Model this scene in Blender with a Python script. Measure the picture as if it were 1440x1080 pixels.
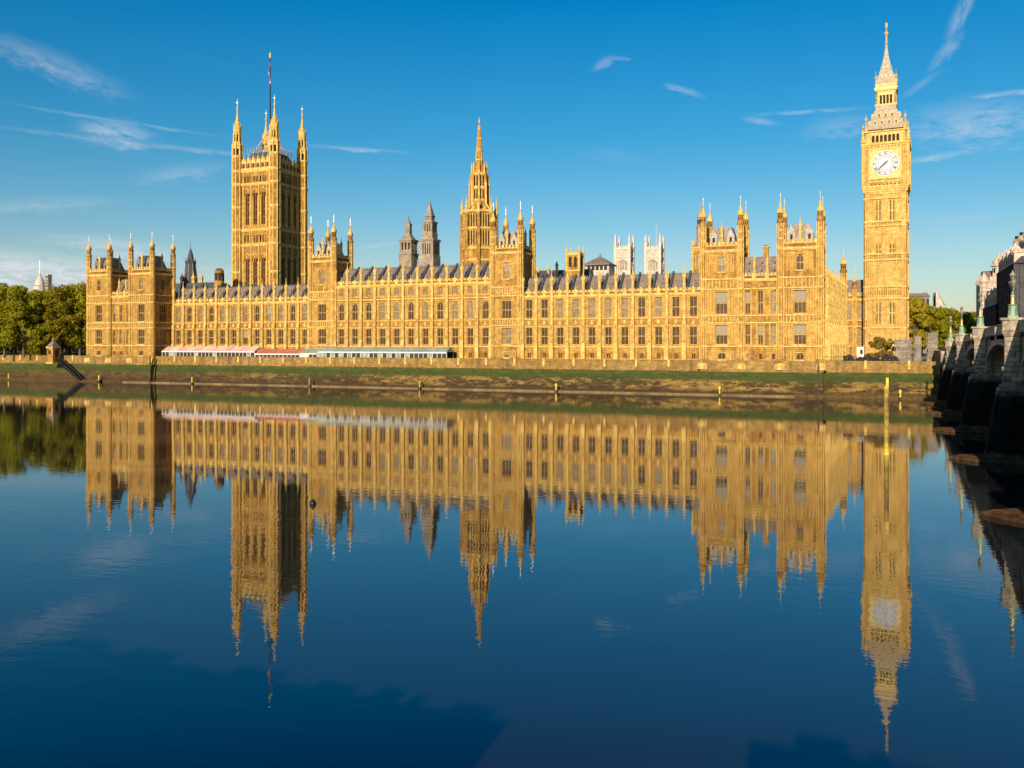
import bpy, math, random
from math import pi, sin, cos, tan, radians, sqrt, atan2
from mathutils import Vector, Matrix

for o in list(bpy.data.objects): bpy.data.objects.remove(o)
S = bpy.context.scene
COL = S.collection
random.seed(7)

# ------------------------------------------------------------------ camera
YAW = radians(22.51)
HORIZON, FPX, CAMZ = 483.0, 1262.0, 13.0
cam = bpy.data.cameras.new('camera'); cam.sensor_width = 36
cam.lens = 36*FPX/1440; cam.shift_y = -(540-HORIZON)/1440
cam.clip_start = 0.5; cam.clip_end = 12000
camo = bpy.data.objects.new('camera', cam); COL.objects.link(camo)
camo.location = (0, 0, CAMZ); camo.rotation_euler = (pi/2, 0, YAW)
S.camera = camo

# ------------------------------------------------------------------ world, sun, exposure
SUN_EL = radians(18); SUN_A = radians(-4.6)         # sun stands behind the camera, a little to the right of the palace's normal
sun_dir = Vector((-sin(SUN_A)*cos(SUN_EL), -cos(SUN_A)*cos(SUN_EL), sin(SUN_EL)))   # towards the sun
W = bpy.data.worlds.new('World'); S.world = W; W.use_nodes = True
def dir_azel(px, py):
    X = (px-720)/FPX; Z = 1.0; H = (HORIZON-py)/FPX
    wx_ = cos(YAW)*X - sin(YAW)*Z; wy_ = sin(YAW)*X + cos(YAW)*Z
    return atan2(wx_, wy_), atan2(H, sqrt(wx_*wx_+wy_*wy_))

class NT:
    def __init__(s, tree): s.t = tree; s.n = tree.nodes; s.l = tree.links
    def new(s, ty, **kw):
        n = s.n.new(ty)
        for k, v in kw.items(): setattr(n, k, v)
        return n
    def put(s, sock, v):
        if hasattr(v, 'is_output') or isinstance(v, bpy.types.NodeSocket): s.l.new(v, sock)
        else: sock.default_value = v
    def math(s, op, a, b=0.0, c=None, clamp=False):
        n = s.new('ShaderNodeMath', operation=op, use_clamp=clamp)
        s.put(n.inputs[0], a); s.put(n.inputs[1], b)
        if c is not None: s.put(n.inputs[2], c)
        return n.outputs[0]
    def noise(s, vec, scale, detail=3, rough=0.55, out='Fac'):
        n = s.new('ShaderNodeTexNoise'); s.put(n.inputs['Vector'], vec)
        n.inputs['Scale'].default_value = scale; n.inputs['Detail'].default_value = detail
        n.inputs['Roughness'].default_value = rough
        return n.outputs[out]
    def ramp(s, fac, stops):
        n = s.new('ShaderNodeValToRGB'); s.put(n.inputs[0], fac)
        cr = n.color_ramp
        while len(cr.elements) < len(stops): cr.elements.new(0.5)
        for e, (p, c) in zip(cr.elements, stops):
            e.position = p; e.color = c if len(c) == 4 else (*c, 1)
        return n.outputs[0]
    def mix(s, fac, a, b, blend='MIX'):
        n = s.new('ShaderNodeMix', data_type='RGBA', blend_type=blend)
        s.put(n.inputs[0], fac)
        s.put(n.inputs[6], a if not isinstance(a, tuple) else (*a[:3], 1))
        s.put(n.inputs[7], b if not isinstance(b, tuple) else (*b[:3], 1))
        return n.outputs[2]
    def scalevec(s, vec, sc):
        n = s.new('ShaderNodeMapping'); s.put(n.inputs[0], vec); n.inputs['Scale'].default_value = sc
        return n.outputs[0]

wt = NT(W.node_tree)
for n in list(wt.n): wt.n.remove(n)
sky = wt.new('ShaderNodeTexSky', sky_type='NISHITA', sun_disc=False)
sky.sun_elevation = SUN_EL
sky.sun_rotation = atan2(sun_dir.x, sun_dir.y)
sky.altitude = 0; sky.air_density = 1.0; sky.dust_density = 0.6; sky.ozone_density = 1.6
hs = wt.new('ShaderNodeHueSaturation'); hs.inputs['Saturation'].default_value = 1.25; hs.inputs['Value'].default_value = 1.0
wt.l.new(sky.outputs[0], hs.inputs['Color'])
tc = wt.new('ShaderNodeTexCoord')
sx0 = wt.new('ShaderNodeSeparateXYZ'); wt.l.new(tc.outputs['Generated'], sx0.inputs[0])
tint = wt.ramp(sx0.outputs[2], [(0.0, (1.05, .93, 1.06)), (.10, (.78, .92, 1.0)), (.22, (.27, .90, 1.08)), (.36, (.0, .85, 1.15)), (.46, (.0, .45, .88)), (.8, (.0, .38, .80))])
skyc = wt.mix(1.0, hs.outputs[0], tint, 'MULTIPLY')
sx = wt.new('ShaderNodeSeparateXYZ'); wt.l.new(tc.outputs['Generated'], sx.inputs[0])
az = wt.math('ARCTAN2', sx.outputs[0], sx.outputs[1])
el = wt.math('ARCSINE', sx.outputs[2])
clouds = [  # x, y, half length, half width, tilt (deg, + = right end lower), strength, streak frequency
    (70, 90, 125, 24, 16, .38, 3), (165, 188, 62, 24, 6, .75, 2), (175, 172, 160, 3.5, 4, .38, 6), (200, 203, 220, 5, 2, .42, 6),
    (500, 210, 95, 4.5, 2, .55, 9), (255, 243, 85, 17, -12, .28, 3), (70, 287, 110, 13, -6, .32, 3), (40, 380, 190, 34, 2, .85, 1.5),
    (170, 350, 130, 20, 5, .45, 3), (320, 390, 120, 22, 4, .42, 2), (530, 345, 50, 4, -9, .35, 5), (850, 88, 24, 9, -25, .42, 3), (868, 82, 26, 4, 6, .5, 3), (962, 127, 38, 6, 19, .5, 4),
    (1350, 22, 45, 12, -65, .5, 4), (1330, 72, 42, 11, -52, .45, 4), (1297, 118, 38, 7, -30, .3, 4),
    (1375, 172, 120, 40, 3, .5, 4), (1140, 157, 95, 4, 1, .5, 5), (1070, 170, 32, 6, 14, .4, 4), (1320, 220, 75, 6, -6, .5, 6),
    (1420, 131, 70, 5, 0, .6, 6), (1390, 157, 90, 5, 6, .5, 6), (1180, 178, 60, 22, -4, .32, 4), (1350, 308, 60, 8, 0, .2, 4), (860, 218, 60, 12, 8, .12, 4)]
acc = None
for i, (cx, cy, a, b, tilt, st, fr) in enumerate(clouds):
    caz, cel = dir_azel(cx, cy)
    ra = a/FPX*cos(cel)**1.0; rb = b/FPX
    t = radians(-tilt)
    da = wt.math('SUBTRACT', az, caz); de = wt.math('SUBTRACT', el, cel)
    da = wt.math('MULTIPLY', da, cos(cel))
    p = wt.math('ADD', wt.math('MULTIPLY', da, cos(t)/ra), wt.math('MULTIPLY', de, sin(t)/ra))
    q = wt.math('ADD', wt.math('MULTIPLY', da, -sin(t)/rb), wt.math('MULTIPLY', de, cos(t)/rb))
    cv = wt.new('ShaderNodeCombineXYZ')
    wt.l.new(wt.math('MULTIPLY', p, a/28.0), cv.inputs[0]); wt.l.new(wt.math('MULTIPLY', q, b/9.0), cv.inputs[1]); cv.inputs[2].default_value = i*7.3
    nz = wt.noise(cv.outputs[0], 1.0, 7, 0.68)
    q2 = wt.math('ADD', q, wt.math('MULTIPLY', wt.math('SUBTRACT', nz, 0.5), 1.5))
    r2 = wt.math('ADD', wt.math('MULTIPLY', p, p), wt.math('MULTIPLY', q2, q2))
    m = wt.math('SUBTRACT', 1.0, r2, clamp=True)
    m = wt.math('MULTIPLY', m, m)
    nz2 = wt.math('MULTIPLY_ADD', nz, 3.2, -1.0, clamp=True)
    m = wt.math('MULTIPLY', wt.math('MULTIPLY', m, nz2), st*(1.3 if b > 16 and cy > 340 else .75))
    acc = m if acc is None else wt.math('MAXIMUM', acc, m)
skyc2 = wt.mix(acc, skyc, (7.3, 7.6, 8.2))
bg = wt.new('ShaderNodeBackground'); wt.l.new(skyc2, bg.inputs[0]); bg.inputs[1].default_value = 0.077
wo = wt.new('ShaderNodeOutputWorld'); wt.l.new(bg.outputs[0], wo.inputs[0])

sl = bpy.data.lights.new('sun', 'SUN'); sl.energy = 4.7; sl.angle = radians(0.5); sl.color = (1.0, 0.85, 0.66)
so = bpy.data.objects.new('sun', sl); COL.objects.link(so); so.location = (0, -50, 120)
so.rotation_euler = sun_dir.to_track_quat('Z', 'Y').to_euler()
S.view_settings.view_transform = 'Standard'; S.view_settings.look = 'None'
S.view_settings.exposure = 0.38; S.view_settings.gamma = 1.0
S.render.engine = 'CYCLES'
S.cycles.max_bounces = 6

# ------------------------------------------------------------------ surveying helpers (photo measurements turned into metres)
CA, SA = cos(YAW), sin(YAW)
def wx(px, Y):
    x = px-720
    return Y*(x*CA - FPX*SA)/(FPX*CA + x*SA)
def depth(x, y): return -SA*x + CA*y
def wz(py, x, y): return CAMZ + (HORIZON-py)*depth(x, y)/FPX
def at(px, Zd):
    X = (px-720)*Zd/FPX
    return CA*X - SA*Zd, SA*X + CA*Zd
def zat(py, Zd): return CAMZ + (HORIZON-py)*Zd/FPX

# ------------------------------------------------------------------ materials
MATS = {}
def mat(name, col, rough=0.8, col2=None, scale=1.0, bump=0.0, bscale=6.0, metal=0.0, spec=0.4, streak=False, col3=None, ashlar=False, stretch=None, lo=.39, hi=.63):
    m = bpy.data.materials.new(name); m.use_nodes = True
    t = NT(m.node_tree); b = t.n['Principled BSDF']
    b.inputs['Roughness'].default_value = rough; b.inputs['Metallic'].default_value = metal
    b.inputs['Specular IOR Level'].default_value = spec
    g = t.new('ShaderNodeNewGeometry').outputs['Position']
    c = (*col, 1)
    if col2:
        v = t.scalevec(g, stretch) if stretch else g
        c = t.ramp(t.noise(v, scale, 5, .62), [(lo, col), (hi, col2)])
        if col3:
            vs = t.scalevec(g, (1.6, 1.6, 0.16)) if streak else g
            f = t.ramp(t.noise(vs, .55 if streak else scale*.23, 4, .6), [(.47, (0, 0, 0)), (.68, (1, 1, 1))])
            c = t.mix(f, c, (*col3, 1))
        big = t.noise(g, .045, 4, .6)
        if ashlar: c = t.mix(1.0, c, t.ramp(big, [(.32, (.74, .68, .60)), (.62, (1.06, 1.05, 1.04))]), 'MULTIPLY')
        # fine grain
        fine = t.noise(g, 2.3, 2, .5)
        c = t.mix(1.0, c, t.ramp(fine, [(.32, (.80, .77, .74)), (.68, (1.14, 1.14, 1.14))]), 'MULTIPLY')
    if ashlar:
        # block courses run with height; block ends follow both wall directions
        sp = t.new('ShaderNodeSeparateXYZ'); t.l.new(g, sp.inputs[0])
        cb = t.new('ShaderNodeCombineXYZ')
        t.l.new(t.math('ADD', sp.outputs[0], sp.outputs[1]), cb.inputs[0]); t.l.new(sp.outputs[2], cb.inputs[1])
        br = t.new('ShaderNodeTexBrick'); t.l.new(cb.outputs[0], br.inputs['Vector'])
        br.inputs['Scale'].default_value = 1.0; br.inputs['Brick Width'].default_value = 1.1; br.inputs['Row Height'].default_value = 0.46
        br.inputs['Mortar Size'].default_value = 0.03; br.inputs['Color1'].default_value = (1.10, 1.09, 1.06, 1)
        br.inputs['Color2'].default_value = (.80, .77, .72, 1); br.inputs['Mortar'].default_value = (.62, .56, .48, 1)
        c = t.mix(.8, c, br.outputs[0], 'MULTIPLY')
    t.put(b.inputs['Base Color'], c)
    if bump:
        bn = t.new('ShaderNodeBump'); bn.inputs['Strength'].default_value = min(1, bump); bn.inputs['Distance'].default_value = 0.12
        t.l.new(t.noise(g, bscale, 4, .6), bn.inputs['Height']); t.l.new(bn.outputs[0], b.inputs['Normal'])
    MATS[name] = m; return m
mat('stone', (.33, .17, .026), .85, (.60, .355, .076), .55, .45, 3.2, col3=(.27, .135, .03), streak=True, ashlar=True)
mat('stone_trim_lit', (.52, .325, .074), .8, (.72, .50, .15), .9, .35, 4.0)  # paler than the wall stone: brighter sunlight on buttresses is in this colour
mat('ledge', (.12, .08, .03), .8, (.26, .18, .07), .15)
mat('stone_carved', (.25, .125, .022), .85, (.47, .28, .07), 1.5, .7, 4.5)
mat('stone_wall', (.27, .155, .04), .85, (.43, .27, .08), .7, .5, 3.5, col3=(.17, .13, .04), streak=True, ashlar=True)
mat('stone_clock', (.47, .30, .070), .85, (.70, .49, .155), .6, .45, 3.5, col3=(.42, .24, .065), streak=True, ashlar=True)
mat('stone_grey', (.29, .235, .175), .85, (.44, .37, .285), .5, .8, 3.0, ashlar=True)
mat('stone_white', (.42, .37, .30), .8, (.56, .51, .43), .5, .5, 3.0)
mat('stone_white_trim', (.52, .46, .38), .8, (.62, .56, .47), .6, .4, 3.0)
mat('stone_dome', (.50, .37, .27), .8, (.64, .52, .42), .6, .5, 3.0)
mat('stone_bridge', (.34, .275, .20), .8, (.50, .41, .30), .7, .5, 4.0)
mat('slate', (.185, .14, .105), .6, (.265, .205, .155), .9, .3, 5.0)
mat('slate_dark', (.045, .05, .062), .5, (.085, .09, .10), 1.0, .3, 4.0)
mat('lead', (.20, .17, .145), .6, (.31, .27, .235), .9, .4, 4.0)
mat('cast_iron_roof', (.34, .275, .20), .55, (.48, .40, .29), 1.6, .6, 5.0)
mat('white_lead', (.30, .26, .21), .6, (.42, .37, .31), .8)
mat('gilt', (.66, .46, .14), .45, metal=.2)
mat('finial', (.62, .60, .52), .4, metal=.3)
mat('dark_iron', (.010, .010, .012), .6)
mat('glass_dark', (.045, .024, .012), .15, (.085, .048, .02), .9, spec=.5)
mat('glass_grey', (.17, .125, .07), .2, (.27, .21, .125), .7, spec=.5)
mat('blind', (.27, .23, .17), .8)
mat('curtain_red', (.16, .035, .02), .8)
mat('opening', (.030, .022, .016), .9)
mat('window_frame', (.40, .26, .085), .8, (.55, .37, .14), 1.2)
mat('dial', (.50, .52, .55), .5)
mat('dial_mark', (.05, .06, .10), .5)
mat('gold_panel', (.56, .39, .12), .6, (.70, .52, .19), 2.0)
mat('mullion_white', (.7, .68, .62), .6)
mat('canvas_pink', (.60, .34, .28), .8, (.70, .50, .42), .4, stretch=(1, .2, .2))
mat('canvas_pink_pale', (.62, .42, .34), .8, (.72, .55, .46), .4)
mat('canvas_white', (.72, .66, .60), .8)
mat('canvas_red', (.42, .12, .08), .8, (.5, .18, .11), .5)
mat('canvas_green', (.24, .27, .215), .7, (.33, .36, .29), .4)
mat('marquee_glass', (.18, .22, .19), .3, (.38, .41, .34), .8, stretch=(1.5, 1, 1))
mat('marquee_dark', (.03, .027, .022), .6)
mat('bark', (.085, .06, .035), .9, (.16, .12, .07), 2.0, .6, 5)
mat('yellow_paint', (.62, .43, .03), .6, (.74, .55, .06), 1.2, col3=(.16, .10, .03), lo=.25, hi=.55)
mat('red_paint', (.55, .015, .015), .3)
mat('flag_red', (.28, .03, .05), .8)
mat('flag_white', (.34, .32, .36), .8)
mat('black_rubber', (.012, .012, .014), .35)
mat('bridge_green', (.19, .225, .175), .5, (.29, .32, .25), 1.0)
mat('lamp_green', (.12, .26, .16), .5, (.25, .36, .2), 1.5)
mat('arch_ring', (.34, .34, .27), .6, (.46, .44, .36), 1.0)
mat('bridge_dark', (.012, .014, .013), .7)
mat('scaffold_sheet', (.16, .13, .10), .8, (.32, .26, .20), .45, stretch=(1, 1, 2.2))
mat('scaffold_pole', (.26, .24, .22), .5)
mat('portcullis_stone', (.030, .030, .035), .7, (.06, .056, .058), .6)
mat('banded_brick', (.40, .30, .23), .8, (.48, .38, .30), 1.0)
mat('house_brown', (.16, .125, .09), .8, (.24, .19, .14), .8)
mat('asphalt', (.05, .05, .05), .9)
mat('paving', (.26, .215, .15), .85, (.34, .29, .21), 1.0)
mat('timber', (.05, .035, .02), .85, (.11, .075, .04), 1.4)

def leafmat(name, a, b, c):
    m = bpy.data.materials.new(name); m.use_nodes = True; t = NT(m.node_tree); p = t.n['Principled BSDF']
    g = t.new('ShaderNodeNewGeometry'); oi = t.new('ShaderNodeObjectInfo')
    n1 = t.noise(g.outputs['Position'], .33, 3, .6)
    r = t.math('ADD', t.math('MULTIPLY', n1, .75), t.math('MULTIPLY', oi.outputs['Random'], .25))
    col = t.ramp(r, [(.3, a), (.52, b), (.72, c)])
    t.put(p.inputs['Base Color'], col); p.inputs['Roughness'].default_value = .7; p.inputs['Specular IOR Level'].default_value = .2
    tr = t.new('ShaderNodeBsdfTranslucent'); t.l.new(col, tr.inputs[0])
    mx = t.new('ShaderNodeMixShader'); mx.inputs[0].default_value = .45
    t.l.new(p.outputs[0], mx.inputs[1]); t.l.new(tr.outputs[0], mx.inputs[2])
    t.l.new(mx.outputs[0], t.n['Material Output'].inputs[0]); MATS[name] = m
leafmat('leaf', (.14, .155, .005), (.28, .26, .008), (.42, .345, .016))
leafmat('leaf_autumn', (.18, .155, .005), (.34, .275, .010), (.46, .335, .018))
leafmat('leaf_bush', (.09, .08, .010), (.22, .165, .02), (.32, .22, .04))

def courses(t, g, c, bw, bh, k):
    sp = t.new('ShaderNodeSeparateXYZ'); t.l.new(g, sp.inputs[0]); cb = t.new('ShaderNodeCombineXYZ')
    t.l.new(t.math('ADD', sp.outputs[0], sp.outputs[1]), cb.inputs[0]); t.l.new(sp.outputs[2], cb.inputs[1])
    br = t.new('ShaderNodeTexBrick'); t.l.new(cb.outputs[0], br.inputs['Vector']); br.inputs['Scale'].default_value = 1.0
    br.inputs['Brick Width'].default_value = bw; br.inputs['Row Height'].default_value = bh; br.inputs['Mortar Size'].default_value = .035
    br.inputs['Color1'].default_value = (1.15, 1.13, 1.1, 1); br.inputs['Color2'].default_value = (.72, .70, .68, 1); br.inputs['Mortar'].default_value = (.35, .33, .30, 1)
    return t.mix(k, c, br.outputs[0], 'MULTIPLY')
# ------------------------------------------------------------------ mesh builder
class MB:
    def __init__(s, *mats): s.v = []; s.f = []; s.mi = []; s.mats = list(mats) or ['stone']; s.fr = None; s.m = 0
    def frame(s, ox=0, oy=0, ang=0): s.fr = (ox, oy, cos(ang), sin(ang)); return s
    def use(s, name):
        if name not in s.mats: s.mats.append(name)
        s.m = s.mats.index(name); return s
    def P(s, x, y, z):
        if s.fr:
            ox, oy, c, sn = s.fr; x, y = ox + x*c - y*sn, oy + x*sn + y*c
        s.v.append((x, y, z)); return len(s.v)-1
    def F(s, *ids): s.f.append(ids); s.mi.append(s.m)
    def box(s, x0, x1, y0, y1, z0, z1):
        i = [s.P(x, y, z) for z in (z0, z1) for (x, y) in ((x0, y0), (x1, y0), (x1, y1), (x0, y1))]
        s.F(i[3], i[2], i[1], i[0]); s.F(i[4], i[5], i[6], i[7])
        for k in range(4):
            j = (k+1) % 4; s.F(i[k], i[j], i[4+j], i[4+k])
        return s
    def cbox(s, cx, cy, w, d, z0, z1): return s.box(cx-w/2, cx+w/2, cy-d/2, cy+d/2, z0, z1)
    def prism(s, cx, cy, n, levels, rot=None, sx=1, sy=1):
        if rot is None: rot = pi/n
        rings = []
        for z, r in levels:
            rings.append([s.P(cx+sx*r*cos(rot+2*pi*k/n), cy+sy*r*sin(rot+2*pi*k/n), z) for k in range(n)])
        s.F(*reversed(rings[0]))
        for a, b in zip(rings, rings[1:]):
            for k in range(n):
                j = (k+1) % n; s.F(a[k], a[j], b[j], b[k])
        s.F(*rings[-1]); return s
    def ext(s, pts, y0, y1):      # polygon in x,z (counter-clockwise seen from -y) extruded from y0 to y1
        a = [s.P(x, y0, z) for x, z in pts]; b = [s.P(x, y1, z) for x, z in pts]
        s.F(*a); s.F(*reversed(b)); n = len(pts)
        for k in range(n):
            j = (k+1) % n; s.F(a[j], a[k], b[k], b[j])
        return s
    def roofx(s, x0, x1, y0, y1, z0, z1, yr0, yr1):   # prism along x, ridge (or flat) between yr0 and yr1
        a = [s.P(x0, y, z) for y, z in ((y0, z0), (y1, z0), (yr1, z1), (yr0, z1))]
        b = [s.P(x1, y, z) for y, z in ((y0, z0), (y1, z0), (yr1, z1), (yr0, z1))]
        s.F(*reversed(a)); s.F(*b)
        for k in range(4):
            j = (k+1) % 4; s.F(a[k], a[j], b[j], b[k])
        return s
    def hip(s, x0, x1, y0, y1, z0, z1, k=0.35):
        dx = (x1-x0)*k; dy = (y1-y0)*k
        a = [s.P(x, y, z0) for x, y in ((x0, y0), (x1, y0), (x1, y1), (x0, y1))]
        b = [s.P(x, y, z1) for x, y in ((x0+dx, y0+dy), (x1-dx, y0+dy), (x1-dx, y1-dy), (x0+dx, y1-dy))]
        s.F(*reversed(a)); s.F(*b)
        for i in range(4):
            j = (i+1) % 4; s.F(a[i], a[j], b[j], b[i])
        return s
    def tube(s, p, q, r0, r1, n=6):
        p = Vector(p); q = Vector(q); d = (q-p).normalized()
        u = d.orthogonal().normalized(); w = d.cross(u)
        A = [s.P(*(p+u*cos(2*pi*k/n)*r0+w*sin(2*pi*k/n)*r0)) for k in range(n)]
        B = [s.P(*(q+u*cos(2*pi*k/n)*r1+w*sin(2*pi*k/n)*r1)) for k in range(n)]
        s.F(*reversed(A)); s.F(*B)
        for k in range(n):
            j = (k+1) % n; s.F(A[k], A[j], B[j], B[k])
        return s
    def mesh(s, name, org=(0, 0, 0)):
        me = bpy.data.meshes.new(name)
        me.from_pydata([(x-org[0], y-org[1], z-org[2]) for x, y, z in s.v], [], s.f)
        for m in s.mats: me.materials.append(MATS[m])
        me.polygons.foreach_set('material_index', s.mi); me.update(); return me
    def build(s, name, parent=None, loc=(0, 0, 0)):
        org = parent.location if parent is not None else loc
        o = bpy.data.objects.new(name, s.mesh(name, org)); COL.objects.link(o)
        if parent is not None: o.parent = parent
        else: o.location = loc
        return o

def tag(o, label, cat, group=None):
    o['label'] = label; o['category'] = cat
    if group: o['group'] = group
    return o
def thing(name, label, cat, loc, group=None, rz=0):
    o = bpy.data.objects.new(name, None); COL.objects.link(o); o.location = loc; o.rotation_euler = (0, 0, rz)
    o.empty_display_size = 1
    return tag(o, label, cat, group)
def put(name, me, parent, loc, rz=0):
    o = bpy.data.objects.new(name, me); COL.objects.link(o); o.location = loc; o.rotation_euler = (0, 0, rz)
    if parent is not None: o.parent = parent
    return o
def copy_thing(src, loc, rz, label, group=None, scale=None):
    c = src.copy(); COL.objects.link(c); c.location = loc; c.rotation_euler = (0, 0, rz)
    if scale: c.scale = scale
    c['label'] = label
    if group: c['group'] = group
    for ch in src.children:
        d = ch.copy(); COL.objects.link(d); d.parent = c
        for g in ch.children:
            e = g.copy(); COL.objects.link(e); e.parent = d
    return c
def structure(o): o['kind'] = 'structure'; return o

# ------------------------------------------------------------------ windows (shared meshes)
_wc = {}
def window_meshes(w, h, lights=2, transoms=1, arch=True, framem='window_frame', panem='glass_dark'):
    key = (w, h, lights, transoms, arch, framem, panem)
    if key in _wc: return _wc[key]
    m = MB(framem); d0, d1 = 0.0, 0.22
    bw = 0.11 if w > 1.2 else 0.08
    m.box(-w/2, -w/2+bw, d0, d1, 0, h); m.box(w/2-bw, w/2, d0, d1, 0, h)
    m.box(-w/2+bw, w/2-bw, d0, d1, h-bw, h); m.box(-w/2+bw, w/2-bw, d0-.12, d1, 0, bw)
    lw = (w-2*bw)/lights
    for k in range(1, lights):
        x = -w/2+bw+lw*k; m.box(x-.045, x+.045, d0+.03, d1-.03, bw, h-bw)
    for k in range(transoms):
        z = h*(k+1)/(transoms+1)*.98; m.box(-w/2+bw, w/2-bw, d0+.05, d1-.02, z-.09, z+.09)
    if arch:
        ah = min(h*.22, w*.5)
        zs = h-bw-ah; zt = h-bw
        for sgn in (-1, 1):
            pts = []
            N = 5
            for k in range(N+1):
                t = k/N; x = sgn*(w/2-bw)*(1-t**1.6); z = zs+ah*sin(t*pi/2)
                pts.append((x, z))
            for k in range(N):
                (xa, za), (xb, zb) = pts[k], pts[k+1]
                x0, x1 = sorted((xa, xb)); zl, zr = (za, zb) if xa < xb else (zb, za)
                if x1-x0 < 1e-4 or zt-min(zl, zr) < 1e-3: continue
                m.ext([(x0, zl), (x1, zr), (x1, zt), (x0, zt)], d0+.02, d1)
    p = MB(panem); p.box(-w/2+.02, w/2-.02, d1-.02, d1+.05, .02, h-.02)
    bl = MB('blind'); bl.box(-w/2+bw, w/2-bw, d1-.06, d1-.03, h*.52, h-bw)
    _wc[key] = (m.mesh('window'), p.mesh('pane'), bl.mesh('blind')); return _wc[key]
RW = random.Random(3)
def window(root, x, y, z, w, h, rz=0, lights=2, transoms=1, arch=True, pane=None, blind=0.0, framem='window_frame', recess=.28):
    """x, y, z: world point on the wall's face, bottom centre"""
    pane = pane or RW.choice(['glass_dark', 'glass_dark', 'glass_grey'])
    f, p, b = window_meshes(w, h, lights, transoms, arch, framem, pane)
    L = root.location
    ix, iy = -sin(rz)*recess, cos(rz)*recess
    o = put('window', f, root, (x+ix-L[0], y+iy-L[1], z-L[2]), rz)
    put('pane', p, o, (0, 0, 0))
    if RW.random() < blind: put('blind', b, o, (0, 0, 0))
    return o

def wall_grid(m, u0, u1, z0, z1, cols, rows, th=.62, v0=0.0):
    """wall from u0 to u1 with openings: rows = [(zb, zt, halfwidth, cols or None)]"""
    z = z0
    for zb, zt, hw, cs in sorted(rows, key=lambda r: r[0]):
        cs = cs if cs is not None else cols
        if zb > z: m.box(u0, u1, v0, v0+th, z, zb)
        u = u0
        for c in cs:
            m.box(u, c-hw, v0, v0+th, zb, zt); u = c+hw
        m.box(u, u1, v0, v0+th, zb, zt); z = zt
    if z1 > z: m.box(u0, u1, v0, v0+th, z, z1)

# ------------------------------------------------------------------ turrets and pinnacles
_tc = {}
def turret_mesh(h, r, cap, rings=(), matn='stone', rod=2.2, capm='stone_trim_lit'):
    key = (round(h, 2), r, cap, tuple(rings), matn)
    if key in _tc: return _tc[key]
    m = MB(matn, capm, 'finial', 'opening'); m.m = 0
    m.prism(0, 0, 8, [(0, r*1.12), (.8, r*1.12), (1.1, r), (h-1.0, r), (h-.7, r*1.16), (h-.25, r*1.16), (h, r*.98)])
    m.m = 1
    for z in rings: m.prism(0, 0, 8, [(z-.25, r*1.02), (z-.1, r*1.16), (z+.15, r*1.16), (z+.28, r*1.02)])
    # vertical ribs on the eight corners
    for k in range(8):
        a = pi/8+k*pi/4; m.prism(r*1.0*cos(a), r*1.0*sin(a), 4, [(1.1, .11), (h-1.0, .11)])
    # panelled stage below the cap
    z = h; c = cap
    m.m = 0
    m.prism(0, 0, 8, [(z-.01, r*.86), (z+c*.28, r*.86), (z+c*.30, r*1.02), (z+c*.34, r*1.02)])
    m.m = 3
    for k in range(8):
        a = k*pi/4; rr = r*.86*cos(pi/8)
        m.frame(rr*cos(a), rr*sin(a), a); m.box(-.02, .03, -r*.14, r*.14, z+c*.06, z+c*.24); m.fr = None
    m.m = 1
    m.prism(0, 0, 8, [(z+c*.34, r*.9), (z+c*.45, r*.92), (z+c*.56, r*.74), (z+c*.68, r*.44), (z+c*.82, r*.24), (z+c*.93, r*.13), (z+c*.96, r*.26), (z+c, r*.06)])
    for k in range(4):
        a = k*pi/2+pi/4
        m.prism(r*.92*cos(a), r*.92*sin(a), 4, [(z+c*.32, .12), (z+c*.45, .1), (z+c*.52, .01)])
    m.m = 2
    m.prism(0, 0, 5, [(z+c-.05, .085), (z+c+rod*.55, .06), (z+c+rod*.6, .2), (z+c+rod*.72, .2), (z+c+rod*.76, .05), (z+c+rod, .03)])
    _tc[key] = m.mesh('turret'); return _tc[key]
def turret(root, x, y, z0, ztop, r, cap, rings=(), matn='stone', name='turret', rod=2.2, capm='stone_trim_lit'):
    me = turret_mesh(ztop-z0, r, cap, [q-z0 for q in rings], matn, rod, capm)
    L = root.location
    return put(name, me, root, (x-L[0], y-L[1], z0-L[2]))

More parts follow.
